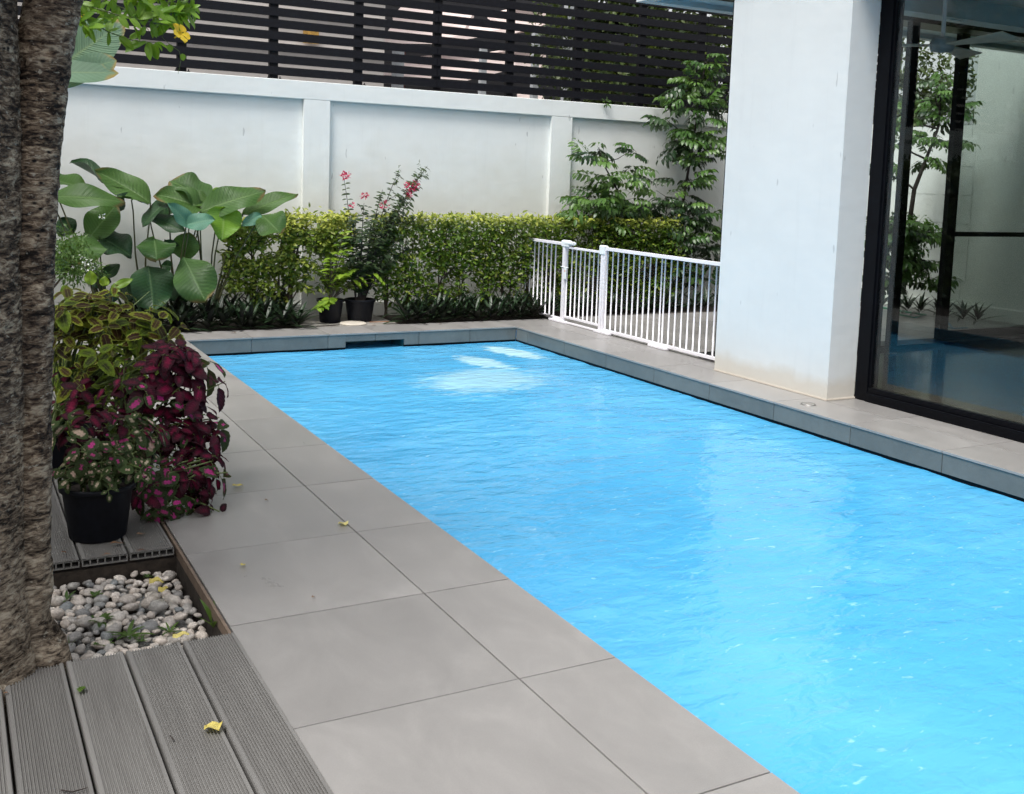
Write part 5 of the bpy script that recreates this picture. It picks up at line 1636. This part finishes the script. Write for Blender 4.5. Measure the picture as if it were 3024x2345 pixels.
# ------------------------------------------------------------------ fallen leaves and litter
def fallen(px_, py_, z, L, Wd, ang, mat, label, droop=.4, curl=.5, nme='fallen_leaf', tilt=.2):
    L *= 1.0; droop *= .5; curl *= .55; Wd = min(.9, Wd * 1.15)
    p = atz(px_, py_, z)
    V_, Q_, UV_ = leaf_grid(1, Wd, 7, 2, curl, droop, .12, .45, seed=int(px_))
    V_ = V_ * L
    V_[:, 2] -= V_[:, 2].min() - .001
    me = quads_mesh(nme, V_, Q_, M[mat], uv=UV_, smooth=True)
    o = bpy.data.objects.new(nme, me); COL.objects.link(o); o.location = p - Vector((math.cos(ang), math.sin(ang), 0)) * L * .5
    o.rotation_euler = (0, 0, ang - math.pi / 2)
    return tag(o, label, 'leaf')


fallen(703, 1440, .001, .052, .45, .3, 'yellow_leaf', 'torn pale yellow leaf on the paving nearest the coleus')
fallen(1013, 1550, .001, .043, .75, 1.6, 'yellow_leaf', 'rounded yellow leaf lying at the long paving joint')
fallen(717, 1674, .001, .024, .6, .8, 'yellow_leaf', 'tiny curled yellow leaf on the paving in front of the crimson coleus', .6, .9)
fallen(628, 2156, .006, .046, .8, 2.0, 'yellow_leaf', 'crumpled pale yellow leaf on the nearest deck board', .5, .6)
fallen(240, 2040, .006, .032, .6, 1.3, 'weed', 'green leaf with dark spot on the front deck boards', .4, .5)
fallen(535, 1882, -.03, .055, .45, .4, 'yellow_leaf', 'yellow leaf on the pebbles against the front boards', .3, .4)
fallen(482, 1745, -.03, .062, .4, 1.2, 'yellow_leaf', 'mustard yellow leaf standing on the pebbles at right', .3, .4)
fallen(463, 1728, -.035, .048, .8, .2, 'yellow_leaf', 'crinkled tan leaf beside the mustard leaf on the pebbles', .5, .8)
fallen(90, 1968, -.02, .042, .4, .2, 'yellow_leaf', 'yellow leaf tucked at the tree root by the boards', .3, .4)
fallen(787, 1481, .001, .016, .6, .3, 'brown_leaf', 'small dark curled leaf bit on the paving between two yellow leaves', .8, 1.2)
fallen(926, 1767, .001, .013, .6, .3, 'brown_leaf', 'tiny dark brown bit alone on a large paving slab', .8, 1.2)
fallen(418, 1630, .006, .03, .35, .2, 'brown_leaf', 'light brown leaf scrap on the end of the back deck', .5, .6)
fallen(345, 1608, .006, .045, .3, .1, 'brown_leaf', 'reddish brown leaf scraps before the front pot')
fallen(313, 1640, .006, .028, .35, 2.9, 'brown_leaf', 'small brown leaf at the cut board ends')
fallen(415, 1580, .006, .03, .4, .1, 'brown_leaf', 'brown leaf scrap right of the front pot')
fallen(190, 1635, .006, .018, .5, .1, 'brown_leaf', 'dark leaf crumb at the left end of the back deck', .8, 1.0)
fallen(598, 1510, .001, .020, .7, .4, 'pink', 'pink petal scrap on the paving under the coleus', .5, .6)
fallen(18, 2050, .006, .012, .5, .4, 'brown_leaf', 'brown crumb in the leftmost deck gap', .6, .8)
tw = MB().tube([atz(180, 2333, .008), atz(215, 2338, .010), atz(258, 2326, .009)], [.0015, .0018, .001], 5).build('twig', M['twig_dark'], label='thin dark twig lying across the front deck boards', cat='twig')
tw = MB().tube([atz(502, 2172, .008), atz(510, 2182, .010), atz(515, 2186, .009)], [.0012, .0015, .001], 5).build('twig', M['twig_dark'], label='tiny twig near the crumpled leaf on the deck', cat='twig')
for (lx, ly, la, lb2) in ((1105, 962, .4, 'small brown leaf on the coping beside the cream cover'), (1175, 952, 2.0, 'brown leaf bit at the edge of the far bed, right of the cream cover'), (905, 968, 1.1, 'brown leaf on the far coping left of the black pots'),
                         (1300, 958, .2, 'little brown leaf on the far coping before the hedge'), (690, 985, 2.6, 'brown leaf at the left end of the far coping'), (1985, 1020, .6, 'small brown leaf on the patio behind the gate')):
    fallen(lx, ly, .001, .035, .5, la, 'brown_leaf', lb2)
# white flecks of dropped petals on the back deck
fk = MB()
for i in range(110):
    x = random.uniform(-1.30, -.90); y = random.uniform(.09, .45); s = random.uniform(.0008, .0022); a = random.uniform(0, 3)
    fk.add([(x + s * math.cos(a + q), y + s * math.sin(a + q), .0045) for q in (0, 1.6, 3.1, 4.6)], [(0, 1, 2, 3)])
fk.build('petal_flecks', M['white_flower'], kind='stuff', label='white petal flecks scattered over the back deck boards')
dc = MB().lathe([(0, .012), (.10, .011), (.112, .006), (.113, 0)], (1.48, 4.95, -.003), 40)
dc.build('pit_cover', M['cream'], label='round cream plastic cover lying in front of the black pots', cat='cover')
MB().tube([(1.33, 4.86, .006), (1.25, 4.84, .005), (1.12, 4.83, .005)], [.004, .005, .003], 5).build('twig', M['twig_dark'], label='dark dry twig on the concrete left of the cream cover', cat='twig')
MB().tube([(1.62, 4.93, .008), (1.75, 4.92, .009), (1.83, 4.90, .008)], [.003, .004, .003], 5).build('twig', simple('dry_stick', (0.3, 0.12, 0.05), 0.8), label='brown dry stick on the concrete right of the cream cover', cat='twig')
MB().tube([atz(2585, 905, .01), atz(2640, 915, .012), atz(2680, 922, .012), atz(2735, 930, .01), atz(2700, 938, .01), atz(2640, 926, .01)], .009, 8).build('garden_hose', M['hose'], None, True, label='green garden hose lying along the patio edge behind the glass', cat='hose')
bt = MB()
bt.tube([atz(2770, 966, .012), atz(2815, 970, .014), atz(2856, 968, .012)], .008, 6)
bt.tube([atz(2815, 970, .014), atz(2793, 946, .03)], .008, 6)
bt.build('garden_tool', M['blue'], label='small blue stick tool left on the patio behind the glass', cat='tool')
wf = empty('wall_weed', (2.37, WY, TOPZ), label='small green weed sprouting on top of the white wall below the fence', cat='weed')
V_, Q_, UV_ = leaf_grid(1, .35, 4, 1, .3, .3)
me = quads_mesh('leaf', V_, Q_, M['rader'], uv=UV_)
c_ = at(1790, 302, WY - .02)
wf.location = c_
for i in range(16):
    d = Vector((random.uniform(-1, 1), random.uniform(-1, 0), random.uniform(-1, .9)))
    inst('leaf', me, wf, c_ + d * .02, d, (0, -.6, .8), random.uniform(.03, .06))
